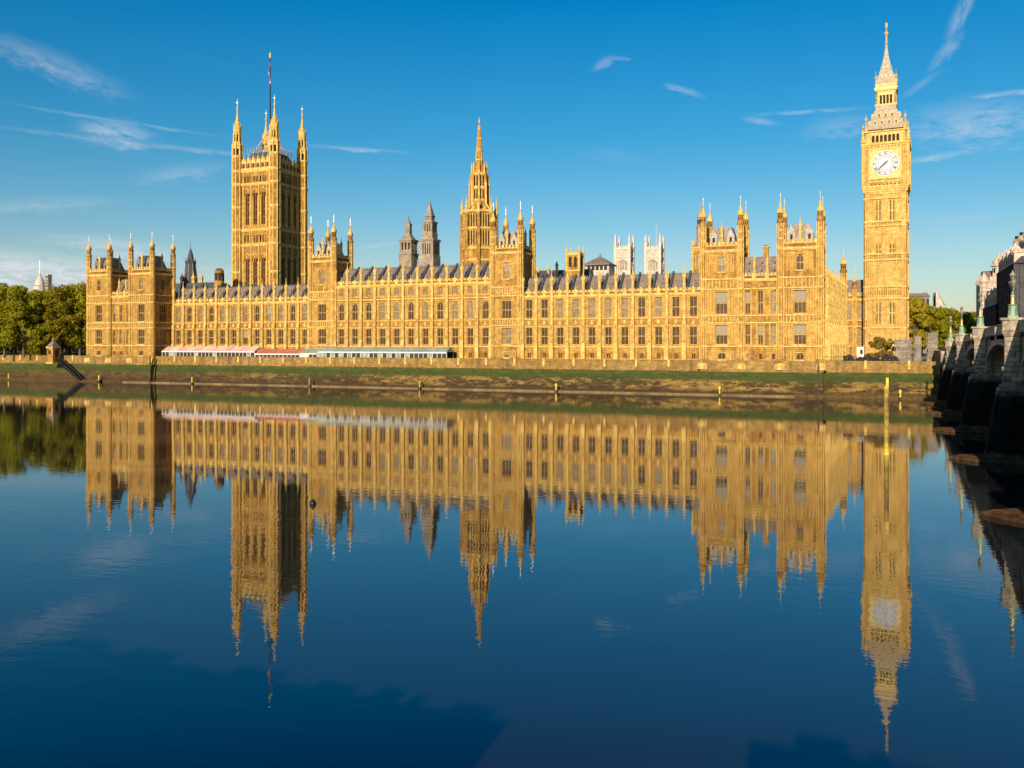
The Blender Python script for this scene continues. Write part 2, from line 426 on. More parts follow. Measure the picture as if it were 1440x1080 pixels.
_bc = {}
def buttress_mesh(h_body, h_pin, w=.95, d=1.0, matn='stone'):
    key = (round(h_body, 2), round(h_pin, 2), w, d, matn)
    if key in _bc: return _bc[key]
    m = MB('stone_trim_lit' if matn == 'stone' else matn, 'stone_trim_lit', 'stone_carved'); m.m = 0  # paler stone paints the buttresses as more brightly lit than the wall
    H = h_body
    m.box(-w*.62, w*.62, -d*1.05, .05, 0, H*.22)
    m.m = 1; m.box(-w*.66, w*.66, -d*1.1, .05, H*.22, H*.235)
    m.m = 0
    m.box(-w*.5, w*.5, -d*.85, .05, H*.235, H*.56)
    m.m = 1; m.box(-w*.56, w*.56, -d*.95, .05, H*.56, H*.58)
    m.m = 0; m.prism(0, -d*.38, 8, [(H*.58, w*.5), (H, w*.5)])
    m.m = 1
    m.m = 2; m.box(-w*.3, w*.3, -d*.88, -d*.85, H*.27, H*.53); m.m = 1
    for k in (-1, 1): m.box(k*w*.36-.06, k*w*.36+.06, -d*.95, -d*.85, H*.25, H*.53)
    m.box(-.13, .13, -d*.98, -d*.88, H*.30, H*.47)           # statue in its niche
    m.prism(0, -d*.38, 8, [(H*.78, w*.52), (H*.79, w*.6), (H*.80, w*.52)])
    me = m.mesh('buttress')
    p = MB('stone_trim_lit', 'finial'); hp = h_pin
    p.prism(0, -d*.38, 8, [(0, w*.6), (.25, w*.6), (.3, w*.48), (hp*.5, w*.46), (hp*.52, w*.6), (hp*.56, w*.6), (hp*.6, w*.4), (hp*.75, w*.2), (hp*.92, .05), (hp*.94, .14), (hp*.97, .14), (hp, .03)])
    for k in range(4):
        a = k*pi/2; p.frame(0, -d*.38, a); p.ext([(-w*.3, hp*.5), (w*.3, hp*.5), (0, hp*.68)], -w*.58, -w*.4); p.fr = None
    pm = p.mesh('pinnacle'); _bc[key] = (me, pm); return _bc[key]
def buttress(root, x, y, z0, ztop, pin, rz=0, w=.95, d=1.0, matn='stone'):
    me, pm = buttress_mesh(ztop-z0, pin, w, d, matn); L = root.location
    o = put('buttress', me, root, (x-L[0], y-L[1], z0-L[2]), rz)
    put('pinnacle', pm, o, (0, 0, ztop-z0)); return o

def parapet_run(m, u0, u1, z, th=.3, h=1.0, step=1.2, gab=None, v=-.15):
    """pierced and crenellated parapet along u at height z"""
    m.use('stone_trim_lit'); m.box(u0, u1, v-.28, v+.5, z-.5, z)           # cornice
    m.box(u0, u1, v-.12, v+.4, z-.75, z-.5)
    m.use('stone'); m.box(u0, u1, v, v+th, z, z+h*.55)
    m.use('stone_trim_lit'); m.box(u0, u1, v-.06, v+th+.06, z+h*.55, z+h*.68)
    n = max(1, int(round((u1-u0)/step))); s = (u1-u0)/n
    for k in range(n):
        c = u0+s*(k+.5); m.box(c-s*.3, c+s*.3, v, v+th, z+h*.68, z+h)
        m.box(c-s*.34, c+s*.34, v-.05, v+th+.05, z+h, z+h*1.12)
    n2 = n*3; s2 = (u1-u0)/n2
    m.use('opening')
    for k in range(n2):
        c = u0+s2*(k+.5); m.box(c-s2*.2, c+s2*.2, v-.02, v+.02, z+h*.12, z+h*.45)
    m.use('stone_trim_lit')
    for g in (gab or []):
        m.ext([(g-.45, z), (g+.45, z), (g+.45, z+h*.9), (g, z+h*1.7), (g-.45, z+h*.9)], v-.1, v+th+.08)
        m.prism(g, v+.1, 6, [(z+h*1.6, .07), (z+h*2.1, .05), (z+h*2.15, .13), (z+h*2.35, .02)])

# ------------------------------------------------------------------ river, ground, river wall
TER = 8.3            # terrace / bank level
YW = 228.6           # river wall at the water line
YP = 229.2           # pavilion fronts
YF = 238.2           # long front behind the terrace

def water():
    m = bpy.data.materials.new('river_water'); m.use_nodes = True; t = NT(m.node_tree); b = t.n['Principled BSDF']
    b.inputs['Roughness'].default_value = 0.015; b.inputs['IOR'].default_value = 1.95
    g = t.new('ShaderNodeNewGeometry').outputs['Position']
    c = t.ramp(t.noise(t.scalevec(g, (1, 1.6, 1)), .02, 3, .5), [(.3, (.013, .014, .014)), (.7, (.021, .021, .018))])
    t.put(b.inputs['Base Color'], c)
    # calm wavelets: fine ripples plus long slow swell
    v1 = t.scalevec(g, (.55, 1.0, 1)); n1 = t.noise(v1, 1.5, 3, .5)
    n2 = t.noise(t.scalevec(g, (.4, 1.0, 1)), .35, 2, .5)
    h = t.math('ADD', t.math('MULTIPLY', n1, .028), t.math('MULTIPLY', n2, .035))
    # patches of breeze
    pt = t.ramp(t.noise(g, .018, 3, .6), [(.38, (.3,)*3), (.66, (1.1,)*3)])
    bm = t.new('ShaderNodeBump'); bm.inputs['Distance'].default_value = 1.0
    t.put(bm.inputs['Strength'], t.math('MULTIPLY', pt, .24)); t.l.new(h, bm.inputs['Height'])
    t.l.new(bm.outputs[0], b.inputs['Normal'])
    MATS['river_water'] = m
    w = MB('river_water'); i = [w.P(x, y, 0) for x, y in ((-2500, -400), (2500, -400), (2500, YW+3), (-2500, YW+3))]; w.F(*i)
    structure(w.build('water'))
water()

def bankmat():
    m = bpy.data.materials.new('bank_wall'); m.use_nodes = True; t = NT(m.node_tree); b = t.n['Principled BSDF']
    b.inputs['Roughness'].default_value = .85
    g = t.new('ShaderNodeNewGeometry').outputs['Position']
    sp = t.new('ShaderNodeSeparateXYZ'); t.l.new(g, sp.inputs[0])
    n = t.noise(t.scalevec(g, (.35, .35, 1)), .9, 5, .65)
    z = t.math('ADD', sp.outputs[2], t.math('MULTIPLY', t.math('SUBTRACT', n, .5), 2.6))
    # growth and tide marks up the wall
    c = t.ramp(t.math('DIVIDE', z, 9.0), [(.0, (.07, .035, .008)), (.12, (.038, .017, .001)), (.29, (.055, .026, .001)), (.36, (.040, .042, .0)), (.62, (.040, .072, .0)), (.665, (.14, .09, .01)), (.72, (.28, .18, .045))])
    c = t.mix(t.ramp(t.noise(t.scalevec(g, (.3, .3, 1.0)), 1.7, 5, .7), [(.52, (0,)*3), (.66, (.75,)*3)]), c, (.085, .060, .012))
    # bare pale stones where weed has come away (only in the tidal zone)
    n3 = t.noise(t.scalevec(g, (.22, .22, .8)), 1.1, 6, .75)
    n4 = t.noise(t.scalevec(g, (1, 1, .3)), .035, 2, .5)
    band = t.ramp(t.math('DIVIDE', sp.outputs[2], 9.0), [(.08, (0,)*3), (.18, (1,)*3), (.36, (1,)*3), (.46, (0,)*3)])
    pf = t.math('MULTIPLY', t.ramp(t.math('ADD', n3, t.math('MULTIPLY', n4, .35)), [(.635, (0,)*3), (.74, (1,)*3)]), band)
    xf = t.math('MULTIPLY_ADD', sp.outputs[0], 1/110.0, 2.05, clamp=True)
    c = t.mix(t.math('MULTIPLY', t.math('MULTIPLY', pf, .8), t.math('MULTIPLY_ADD', xf, .8, .2)), c, (.34, .20, .04))
    c = t.mix(1.0, c, t.ramp(t.noise(g, 2.5, 4, .7), [(.3, (.6,)*3), (.7, (1.3,)*3)]), 'MULTIPLY')
    c = courses(t, g, c, 1.9, .8, .8)
    t.put(b.inputs['Base Color'], c)
    bn = t.new('ShaderNodeBump'); bn.inputs['Strength'].default_value = .8; bn.inputs['Distance'].default_value = .2
    t.l.new(t.noise(g, 2.2, 4, .7), bn.inputs['Height']); t.l.new(bn.outputs[0], b.inputs['Normal'])
    MATS['bank_wall'] = m
bankmat()

def build_bank():
    # far ground
    g = MB('paving'); i = [g.P(x, y, TER-.1) for x, y in ((-3500, YW+2.2), (3500, YW+2.2), (3500, 6000), (-3500, 6000))]; g.F(*i)
    structure(g.build('ground'))
    lawn = bpy.data.materials.new('lawn'); lawn.use_nodes = True; t = NT(lawn.node_tree); b = t.n['Principled BSDF']
    b.inputs['Roughness'].default_value = .9
    t.put(b.inputs['Base Color'], t.ramp(t.noise(t.new('ShaderNodeNewGeometry').outputs['Position'], .5, 4, .6), [(.3, (.03, .05, .008)), (.7, (.06, .085, .015))]))
    MATS['lawn'] = lawn
    l = MB('lawn'); i = [l.P(x, y, TER-.09) for x, y in ((-420, YW+8), (-257, YW+8), (-257, 330), (-420, 330))]; l.F(*i); structure(l.build('lawn'))
    # river wall (battered), with coping, plinth ledge and footing shelf
    root = thing('river_wall', 'long weedy river embankment wall, green and brown below pale coping, between palace and water', 'river wall', (-120, YW, 0))
    w = MB('bank_wall', 'stone_trim_lit')
    def seg(x0, x1, yoff=0.0, top=TER):
        y = YW+yoff
        a = [w.P(x0, y-.0, -1), w.P(x1, y-.0, -1), w.P(x1, y+1.1, 6.0), w.P(x0, y+1.1, 6.0), w.P(x0, y+3, 6.0), w.P(x1, y+3, 6.0), w.P(x0, y+3, -1), w.P(x1, y+3, -1)]
        w.m = 0; w.F(a[0], a[1], a[2], a[3]); w.F(a[3], a[2], a[5], a[4]); w.F(a[0], a[3], a[4], a[6]); w.F(a[1], a[7], a[5], a[2])
    seg(-700, -252.6, .8); seg(-252.6, -224, -1.0); seg(-224, -42.8, .45); seg(-42.8, -13.6, -1.0); seg(-13.6, 15, 1.2)
    w.build('wall_face', root)
    c = MB('stone_wall', 'stone_wall', 'stone_trim_lit')
    for x0, x1, yo in ((-700, -252.6, 1.9), (-224, -42.8, 1.5), (-13.6, 15, 2.3)):
        y = YW+yo
        c.m = 1; c.box(x0, x1, y-.25, y+.8, 6.0, 6.3)
        c.m = 0; c.box(x0, x1, y, y+.6, 6.3, TER+.25)
        c.m = 1; c.box(x0, x1, y-.12, y+.7, TER+.25, TER+.5)
        n = int((x1-x0)/8.6)
        for k in range(n+1):
            xx = x0+(x1-x0)*k/max(n, 1)
            c.m = 2; c.box(xx-.3, xx+.3, y-.2, y+.75, 6.9, TER+.6)
    c.build('coping', root)
    f = MB('ledge'); f.box(-235, 11, YW-1.5, YW+.2, -1, .36); f.build('footing_shelf', root)
    # darker sloping muddy shore at the left and near the bridge
    mud = mat('mud', (.12, .075, .025), .5, (.20, .13, .05), .8, .7, 3)
    s = MB('mud'); 
    N = 60
    for (xa, xb, out, zt) in ((-620, -245, 5.0, .9), (-20, 14, 3.2, 1.1)):
        rr = random.Random(5); prev = None
        for k in range(N+1):
            x = xa+(xb-xa)*k/N; o_ = out*(.7+.3*rr.random())
            cur = (s.P(x, YW-o_, -.15), s.P(x, YW-o_*.4, zt*.45+.2*rr.random()), s.P(x, YW+1.6, zt+.3*rr.random()))
            if prev: s.F(prev[0], cur[0], cur[1], prev[1]); s.F(prev[1], cur[1], cur[2], prev[2])
            prev = cur
    structure(s.build('shore'))
build_bank()

# ------------------------------------------------------------------ long river front: wings and centre
def wing(name, label, x0, pitch, n, extra, top_storey=False, seed=0, name_rect=False):
    global RW; RW = random.Random(seed)
    x1 = x0+pitch*n+extra
    root = thing(name, label, 'palace wing', ((x0+x1)/2, YF, TER))
    cols = [x0+pitch*(k+.5) for k in range(n)]
    cor = 31.0 if top_storey else 26.6
    rows = [(8.9, 10.3, .55, None), (12.7, 17.4, 1.0, None), (20.2, 25.4, 1.0, None)]
    if top_storey: rows.append((27.6, 29.7, .8, None))
    m = MB('stone', 'stone_trim_lit', 'stone_carved'); m.frame(0, YF)
    wall_grid(m, x0, x1, TER-.2, cor-.5, cols, rows)
    m.m = 0; m.box(x0, x1, .62, 14, TER-.2, cor-.6)
    m.build('wall', root)
    # mouldings, ribs and carved spandrels
    t = MB('stone_trim_lit', 'stone_carved', 'stone'); t.frame(0, YF)
    t.m = 0
    t.box(x0, x1, -.32, 0, TER-.2, TER+.45); t.box(x0, x1, -.25, 0, 11.9, 12.3)
    t.box(x0, x1, -.2, 0, 17.75, 17.95); t.box(x0, x1, -.2, 0, 19.75, 19.98)
    if top_storey: t.box(x0, x1, -.38, 0, 26.2, 26.6); t.box(x0, x1, -.2, 0, 27.1, 27.25); t.box(x0, x1, -.16, 0, 30.0, 30.15)
    for c in cols:
        t.m = 0
        for sx in (-1, 1):
            for off, wd in ((1.12, .12), (1.42, .10), (1.72, .12)):
                u = c+sx*off
                t.box(u-wd/2, u+wd/2, -.14, 0, 12.3, 17.75); t.box(u-wd/2, u+wd/2, -.14, 0, 19.98, 25.8)
                if top_storey: t.box(u-wd/2, u+wd/2, -.12, 0, 27.25, 30.0)
        t.box(c-1.12, c+1.12, -.2, 0, 17.5, 17.62); t.box(c-1.12, c+1.12, -.22, 0, 25.5, 25.66)
        t.m = 1
        for k in range(-2, 3):
            t.box(c+k*.66-.27, c+k*.66+.27, -.13, 0, 18.1, 19.6)
        t.m = 0; t.box(c-.3, c+.3, -.26, -.13, 18.3, 19.4)
        for k in range(-2, 3):
            t.box(c+k*.66-.045, c+k*.66+.045, -.18, 0, 10.7, 11.8)
    t.build('moulding', root)
    p = MB('stone', 'stone_trim_lit'); p.frame(0, YF)
    parapet_run(p, x0, x1, cor, gab=cols, step=pitch/4, h=1.15)
    p.build('parapet', root)
    # slate roof with iron cresting and cross walls darkened for shade
    rz1 = cor+5.3
    r = MB('slate'); r.frame(0, YF)
    r.roofx(x0, x1, 1.0, 13.6, cor+.3, rz1, 5.4, 9.4)
    r.build('roof', root)
    cr = MB('slate_dark', 'lead', 'stone'); cr.frame(0, YF)
    cr.box(x0, x1, 5.35, 5.6, rz1, rz1+.22)
    for k in range(int((x1-x0)/.6)): cr.box(x0+k*.6, x0+k*.6+.12, 5.4, 5.5, rz1+.22, rz1+.6)
    cr.build('ridge_cresting', root)
    for k in range(n+1):
        u = x0+pitch*k
        if k == 0 or (k == n and extra < .5): continue
        fw = MB('slate_dark', 'slate'); fw.frame(0, YF)  # near-black slate paints in the shaded side and the roof's shadow strips
        for (a, b) in ((u+.25, u+.85),):
            i = [fw.P(a, .9, cor+.1), fw.P(b, .9, cor+.1), fw.P(b, 5.6, rz1+.1), fw.P(a, 5.6, rz1+.1), fw.P(a, .9, cor+1.5), fw.P(b, .9, cor+1.5), fw.P(b, 5.6, rz1+.95), fw.P(a, 5.6, rz1+.95)]
            fw.F(i[0], i[1], i[5], i[4]); fw.F(i[1], i[2], i[6], i[5]); fw.F(i[2], i[3], i[7], i[6]); fw.F(i[3], i[0], i[4], i[7]); fw.F(i[4], i[5], i[6], i[7])
        fw.build('shaded_cross_wall', root)
    # small dormer vents in the slates
    for c in cols:
        dm = MB('lead', 'opening'); dm.frame(0, YF)
        y = 2.9; z = cor+.3+(y-1.0)*5.0/4.4
        dm.m = 0; dm.ext([(c-.35, z-.3), (c+.35, z-.3), (c, z+.75)], y-.35, y+.5)
        dm.m = 1; dm.ext([(c-.16, z-.15), (c+.16, z-.15), (c, z+.35)], y-.38, y-.34)
        dm.build('dormer', root)
    for c in cols:
        window(root, c, YF, 8.9, 1.1, 1.4, lights=2, transoms=0, arch=False, pane='glass_dark')
        window(root, c, YF, 12.7, 2.0, 4.7, pane='glass_dark', blind=.04, arch=False)
        window(root, c, YF, 20.2, 2.0, 5.2, pane=RW.choice(['glass_grey', 'glass_grey', 'glass_dark']), blind=.05, arch=not name_rect)
        if top_storey: window(root, c, YF, 27.6, 1.6, 2.1, transoms=0, pane='glass_grey')
    for k in range(n+1):
        u = x0+pitch*k
        if k == 0: u += .55
        if k == n and extra < .5: u -= .55
        buttress(root, u, YF, TER-.2, cor+.4, 7.0 if not top_storey else 6.6, w=.9)
    return root
wing('palace_wing', 'long left palace wing with slate roof behind the pink and red terrace canopies', -223.6, 4.67, 12, .15, seed=11)
wing('palace_wing', 'tall middle palace block with an extra row of small windows, between two turreted towers', -158.8, 4.93, 11, 0, True, seed=12)
wing('palace_wing', 'right palace wing with eleven bays between the middle tower and the right end pavilion', -95.8, 4.68, 11, 1.9, seed=13, name_rect=True)

# ------------------------------------------------------------------ square towers of the river front
def tower_parts(root, x0, x1, y0, y1, zc, ztur, front_rows, side=True, side_rows=None, capx=4.8, tr=.86, lowcor=None, seed=0, roof=True, rodl=2.4, roofm='lead', gabm='white_lead', bp=.25):
    """square tower with four octagonal corner turrets; zc main cornice, ztur turret shaft top"""
    m = MB('stone', 'stone_trim_lit', 'stone_carved')
    xc = (x0+x1)/2
    m.frame(0, y0); wall_grid(m, x0, x1, TER-.2, zc-.5, [xc], [(a, b, w/2, None) for a, b, w, _ in front_rows])
    yc = (y1-y0)/2
    srows = side_rows if side_rows is not None else front_rows
    m.frame(x1, y0, pi/2); wall_grid(m, .62, y1-y0, TER-.2, zc-.5, [yc], [(a, b, w/2, None) for a, b, w, _ in srows] if side else [])
    m.fr = None; m.m = 0
    m.box(x0+.01, x0+.62, y0+.62, y1, TER-.2, zc-.5); m.box(x0+.62, x1-.62, y1-.62, y1-.01, TER-.2, zc-.5)
    m.box(x0+.62, x1-.62, y0+.65, y1-.62, zc-1.4, zc-.6)
    m.m = 1
    bands = [12.1, 18.0, 19.8, 26.5, 29.0]
    for z in bands:
        e_ = .45 if z > 28 else .28
        if z < zc-1: m.box(x0-.2, x1+e_, y0-e_, y0, z, z+.36); m.box(x1, x1+e_, y0, y1, z, z+.36)
    # tracery ribs and panels
    for (a, b, w, l) in front_rows:
        for s in (-1, 1):
            for off in (.25, .6, .95, 1.3, 1.7, 2.1):
                u = xc+s*(w/2+off)
                if x0+tr < u < x1-tr: m.box(u-.06, u+.06, y0-.13, y0, a-.1, min(b+.7, zc-1))
        m.box(xc-w/2-.25, xc+w/2+.25, y0-.22, y0, b+.1, b+.26)
        m.box(xc-w/2-.2, xc+w/2+.2, y0-.34, y0, a-.32, a-.06)
    m.m = 2
    nn = 9; s_ = (x1-x0-2*tr)/nn
    for z0_, z1_ in ((18.45, 19.7), (27.0, 28.9)):
        if z1_ < zc-1:
            for k in range(nn): c = x0+tr+s_*(k+.5); m.box(c-s_*.33, c+s_*.33, y0-.12, y0, z0_, z1_)
            m.m = 1
            for k in range(nn+1): c = x0+tr+s_*k; m.box(c-.1, c+.1, y0-.26, y0, z0_-.05, z1_+.05)
            m.m = 2
            for k in range(nn): c = y0+tr+(y1-y0-2*tr)/nn*(k+.5); m.box(x1, x1+.12, c-s_*.3, c+s_*.3, z0_, z1_)
    m.build('tower_wall', root)
    p = MB('stone', 'stone_trim_lit')
    for (fx, fy, an, ln) in ((x0, y0, 0, x1-x0), (x1, y0, pi/2, y1-y0), (x1, y1, pi, x1-x0), (x0, y1, -pi/2, y1-y0)):
        p.frame(fx, fy, an); parapet_run(p, tr*.8, ln-tr*.8, zc, h=1.7, step=1.1)
    p.build('parapet', root)
    if roof:
        r = MB(roofm, gabm, 'opening', 'stone_trim_lit')
        r.m = 0; r.hip(x0+1.0, x1-1.0, y0+1.0, y1-1.0, zc+.2, zc+6.0, .24)
        r.m = 1
        for f_ in (-.22, .22):        # pale dormer gables seen between the turrets
            u = xc+f_*(x1-x0)
            r.ext([(u-.95, zc+.4), (u+.95, zc+.4), (u+.95, zc+3.6), (u, zc+5.6), (u-.95, zc+3.6)], y0+.9, y0+2.2)
        r.m = 2
        for f_ in (-.22, .22):
            u = xc+f_*(x1-x0); r.box(u-.3, u+.3, y0+.87, y0+.92, zc+1.9, zc+3.2)
        r.m = 3
        r.prism(xc, y0+.4, 8, [(zc+.5, .4), (zc+5.0, .36), (zc+5.1, .48), (zc+5.3, .48), (zc+6.6, .1), (zc+7.6, .03)])
        r.prism(x1-.5, y0+yc, 8, [(zc+.5, .4), (zc+5.0, .36), (zc+5.1, .48), (zc+5.3, .48), (zc+6.6, .1), (zc+7.6, .03)])
        r.build('roof', root)
    rings = [b+.2 for b in bands if b < zc-1]+[zc-.3, zc+2.2, zc+4.2]
    for (tx, ty) in ((x0+.15, y0+.15), (x1-.15, y0+.15), (x0+.15, y1-.15), (x1-.15, y1-.15)):
        turret(root, tx, ty, TER-.2, ztur, tr, capx, rings, rod=rodl)
    for (a, b, w, l) in front_rows: window(root, xc, y0, a, w, b-a, lights=l, transoms=1 if b-a > 2.5 else 0, blind=bp if w > 2.5 else .1, arch=w < 2.5)
    if side:
        for (a, b, w, l) in srows: window(root, x1, y0+yc, a, w, b-a, rz=pi/2, lights=l, transoms=1 if b-a > 2.5 else 0, arch=w < 2.5)

RW = random.Random(21)
rows_c = [(9.0, 10.4, 1.4, 2), (12.8, 17.4, 2.9, 3), (20.2, 25.2, 2.9, 3), (27.4, 28.8, 2.0, 2), (31.6, 36.2, 1.9, 2)]
t1 = thing('river_tower', 'left of the two middle turreted towers in the long golden river front', 'palace tower', (-163.1, YF-.4, TER), 'square turreted towers of the river front')
tower_parts(t1, -167.5, -158.7, YF-.5, YF+9.2, 39.1, 46.2, rows_c, side=True, side_rows=[(31.6, 36.2, 1.9, 2)])
t2 = thing('river_tower', 'right of the two middle turreted towers, beside the tall pointed spire', 'palace tower', (-100.2, YF-.4, TER), 'square turreted towers of the river front')
tower_parts(t2, -104.6, -95.8, YF-.5, YF+9.2, 39.4, 46.6, rows_c, side=True, side_rows=[(31.6, 36.2, 1.9, 2)])

def pavilion(label, X0, seed, tw=9.6, mid=9.3, depth_=9.8, roofm='lead', gabm='white_lead', bp=.1):
    global RW; RW = random.Random(seed)
    X3 = X0+2*tw+mid; X1 = X0+tw; X2 = X1+mid
    root = thing('end_pavilion', label, 'palace pavilion', ((X0+X3)/2, YP, TER), 'end pavilions of the river front')
    rows = [(9.0, 10.6, 1.9, 2), (12.8, 17.6, 2.9, 3), (20.4, 26.0, 2.9, 3), (31.0, 34.8, 1.7, 2)]
    tower_parts(root, X0, X1, YP, YP+depth_, 36.6, 43.6, rows, side=True, side_rows=[(31.0, 34.8, 1.7, 2)], capx=4.6, tr=.80, rodl=2.0, roofm=roofm, gabm=gabm, bp=bp)
    tower_parts(root, X2, X3, YP, YP+depth_, 36.6, 43.6, rows, side=True, side_rows=rows, capx=4.6, tr=.80, rodl=2.0, roofm=roofm, gabm=gabm, bp=bp)
    # middle part
    y0 = YP+.6; cols = [X1+mid*(k+.5)/3 for k in range(3)]
    m = MB('stone', 'stone_trim_lit', 'stone_carved'); m.frame(0, y0)
    wall_grid(m, X1, X2, TER-.2, 28.8, cols, [(9.0, 10.4, .45, None), (12.8, 17.6, .6, None), (20.4, 26.0, .6, None)])
    m.m = 0; m.box(X1, X2, .65, depth_-.5, TER, 28.6)
    m.m = 1
    for z in (12.1, 18.0, 19.8, 26.5): m.box(X1, X2, -.2, 0, z, z+.36)
    for c in cols:
        for s in (-1, 1):
            for off in (.78, 1.0): m.box(c+s*off-.05, c+s*off+.05, -.13, 0, 12.5, 17.9); m.box(c+s*off-.05, c+s*off+.05, -.13, 0, 20.2, 26.4)
        m.m = 2; m.box(c-.8, c+.8, -.12, 0, 18.45, 19.7); m.box(c-.8, c+.8, -.12, 0, 27.0, 28.0); m.m = 1
    m.build('wall', root)
    p = MB('stone', 'stone_trim_lit'); p.frame(0, y0); parapet_run(p, X1, X2, 29.2, gab=[X1+mid/3, X1+2*mid/3], h=1.2, step=mid/12); p.build('parapet', root)
    r = MB('slate', 'lead', 'stone_trim_lit', 'opening'); r.frame(0, y0); r.roofx(X1, X2, 1.1, 9, 29.4, 35.0, 4.5, 5.6)
    r.m = 2
    for k in (1, 2): r.prism(X1+mid*k/3, .7, 8, [(29.4, .38), (33.6, .34), (33.7, .46), (34.6, .1), (35.2, .03)])
    r.m = 3
    for c in cols:
        r.ext([(c-.22, 31.0), (c+.22, 31.0), (c, 31.7)], 2.0, 2.4); r.ext([(c-.22, 33.0), (c+.22, 33.0), (c, 33.7)], 3.3, 3.8)
    r.build('roof', root)
    ch = MB('stone', 'stone_trim_lit', 'dark_iron'); ch.cbox((X1+X2)/2+.6, y0+6.2, 1.3, 1.1, 34.0, 37.4); ch.m = 1; ch.cbox((X1+X2)/2+.6, y0+6.2, 1.7, 1.5, 37.4, 37.8); ch.m = 2; ch.cbox((X1+X2)/2+.6, y0+6.2, 1.2, 1.0, 37.8, 38.0)
    ch.build('chimney', root)
    for c in cols:
        window(root, c, y0, 9.0, .9, 1.4, lights=1, transoms=0, arch=False); window(root, c, y0, 12.8, 1.2, 4.8, lights=2, blind=.2, arch=False); window(root, c, y0, 20.4, 1.2, 5.6, lights=2, blind=.45, arch=False)
    # plinth stepping down on to the river wall
    q = MB('stone_wall', 'stone_trim_lit')
    q.m = 0; q.box(X0-.5, X3+.5, YP-.75, YP-.21, 5.9, 6.5); q.box(X0-.3, X3+.3, YP-.5, YP-.205, 6.5, TER+.4)
    q.m = 1
    for c in (X0, X1, X2, X3):
        q.prism(c, YP, 8, [(6.52, 1.35), (7.6, 1.3), (8.1, 1.0)])
    q.build('plinth', root)
    return root
pavilion('left end pavilion with two turreted towers, beside the leafy trees', -252.6, 31, roofm='slate_dark', gabm='slate')
pavilion('right end pavilion with two turreted towers, nearest the clock tower', -42.6, 32, bp=.85)

# ------------------------------------------------------------------ return wing beside the clock tower
def return_wing():
    global RW; RW = random.Random(41)
    ang = atan2(292-YP-9.8, -11.4+13.8)     # nearly straight back from the river
    L = sqrt((292-YP-9.8)**2+2.4**2)
    ox, oy = -13.8, YP+9.8
    root = thing('palace_wing', 'side wing running back from the right end pavilion towards the clock tower', 'palace wing', (ox, oy, TER))
    m = MB('stone', 'stone_trim_lit', 'stone_carved'); m.frame(ox, oy, ang)
    n = 11; p_ = L/n; cols = [p_*(k+.5) for k in range(n)]
    wall_grid(m, 0, L, TER-.2, 26.1, cols, [(12.8, 17.4, .9, None), (20.2, 25.4, .9, None)])
    m.m = 1
    for z in (12.0, 18.0, 19.8, 26.2): m.box(0, L, -.3, 0, z, z+.35)
    m.m = 0; m.box(0, L, .62, 16, TER-.2, 26.0)
    # front-facing link beside the clock tower
    m.frame(0, 291.5); wall_grid(m, -11.3, -4.2, TER-.2, 26.1, [-9.9, -6.5], [(12.8, 17.4, .8, None), (20.2, 25.4, .8, None)])
    m.m = 1
    for z in (12.0, 18.0, 19.8, 26.2): m.box(-11.3, -4.2, -.3, 0, z, z+.35)
    m.m = 0; m.box(-11.3, -4.2, .62, 9, TER-.2, 26.0)
    m.build('wall', root)
    q = MB('stone', 'stone_trim_lit'); q.frame(ox, oy, ang); parapet_run(q, 0, L, 26.6, gab=cols, step=p_/4, h=1.15)
    q.frame(0, 291.5); parapet_run(q, -11.3, -4.2, 26.6, h=1.6, step=1.2); q.build('parapet', root)
    r = MB('slate', 'stone'); r.frame(ox, oy, ang); r.roofx(0, L, 1.2, 13, 26.8, 33.0, 5, 8)
    r.frame(0, 291.5); r.roofx(-11.3, -4.2, 1.2, 9, 26.8, 32.6, 4.5, 5.5); r.build('roof', root)
    for c in cols:
        x = ox+c*cos(ang); y = oy+c*sin(ang)
        for a, h in ((12.8, 4.6), (20.2, 5.2)): window(root, x, y, a, 1.8, h, rz=ang)
    for c in (-9.9, -6.5):
        for a, h in ((12.8, 4.6), (20.2, 5.2)): window(root, c, 291.5, a, 1.6, h, pane='glass_grey')
    for k in range(n+1):
        c = min(L-.5, p_*k+.01); x = ox+c*cos(ang); y = oy+c*sin(ang)
        buttress(root, x, y, TER-.2, 27.0, 5.5, rz=ang, w=1.3, d=1.5)
    turret(root, -11.4, 291.3, TER-.2, 35.5, 1.0, 5.0, [18, 26.5, 31]); turret(root, -8.2, 291.3, TER-.2, 30.5, .6, 4.0, [18, 26.5])
return_wing()

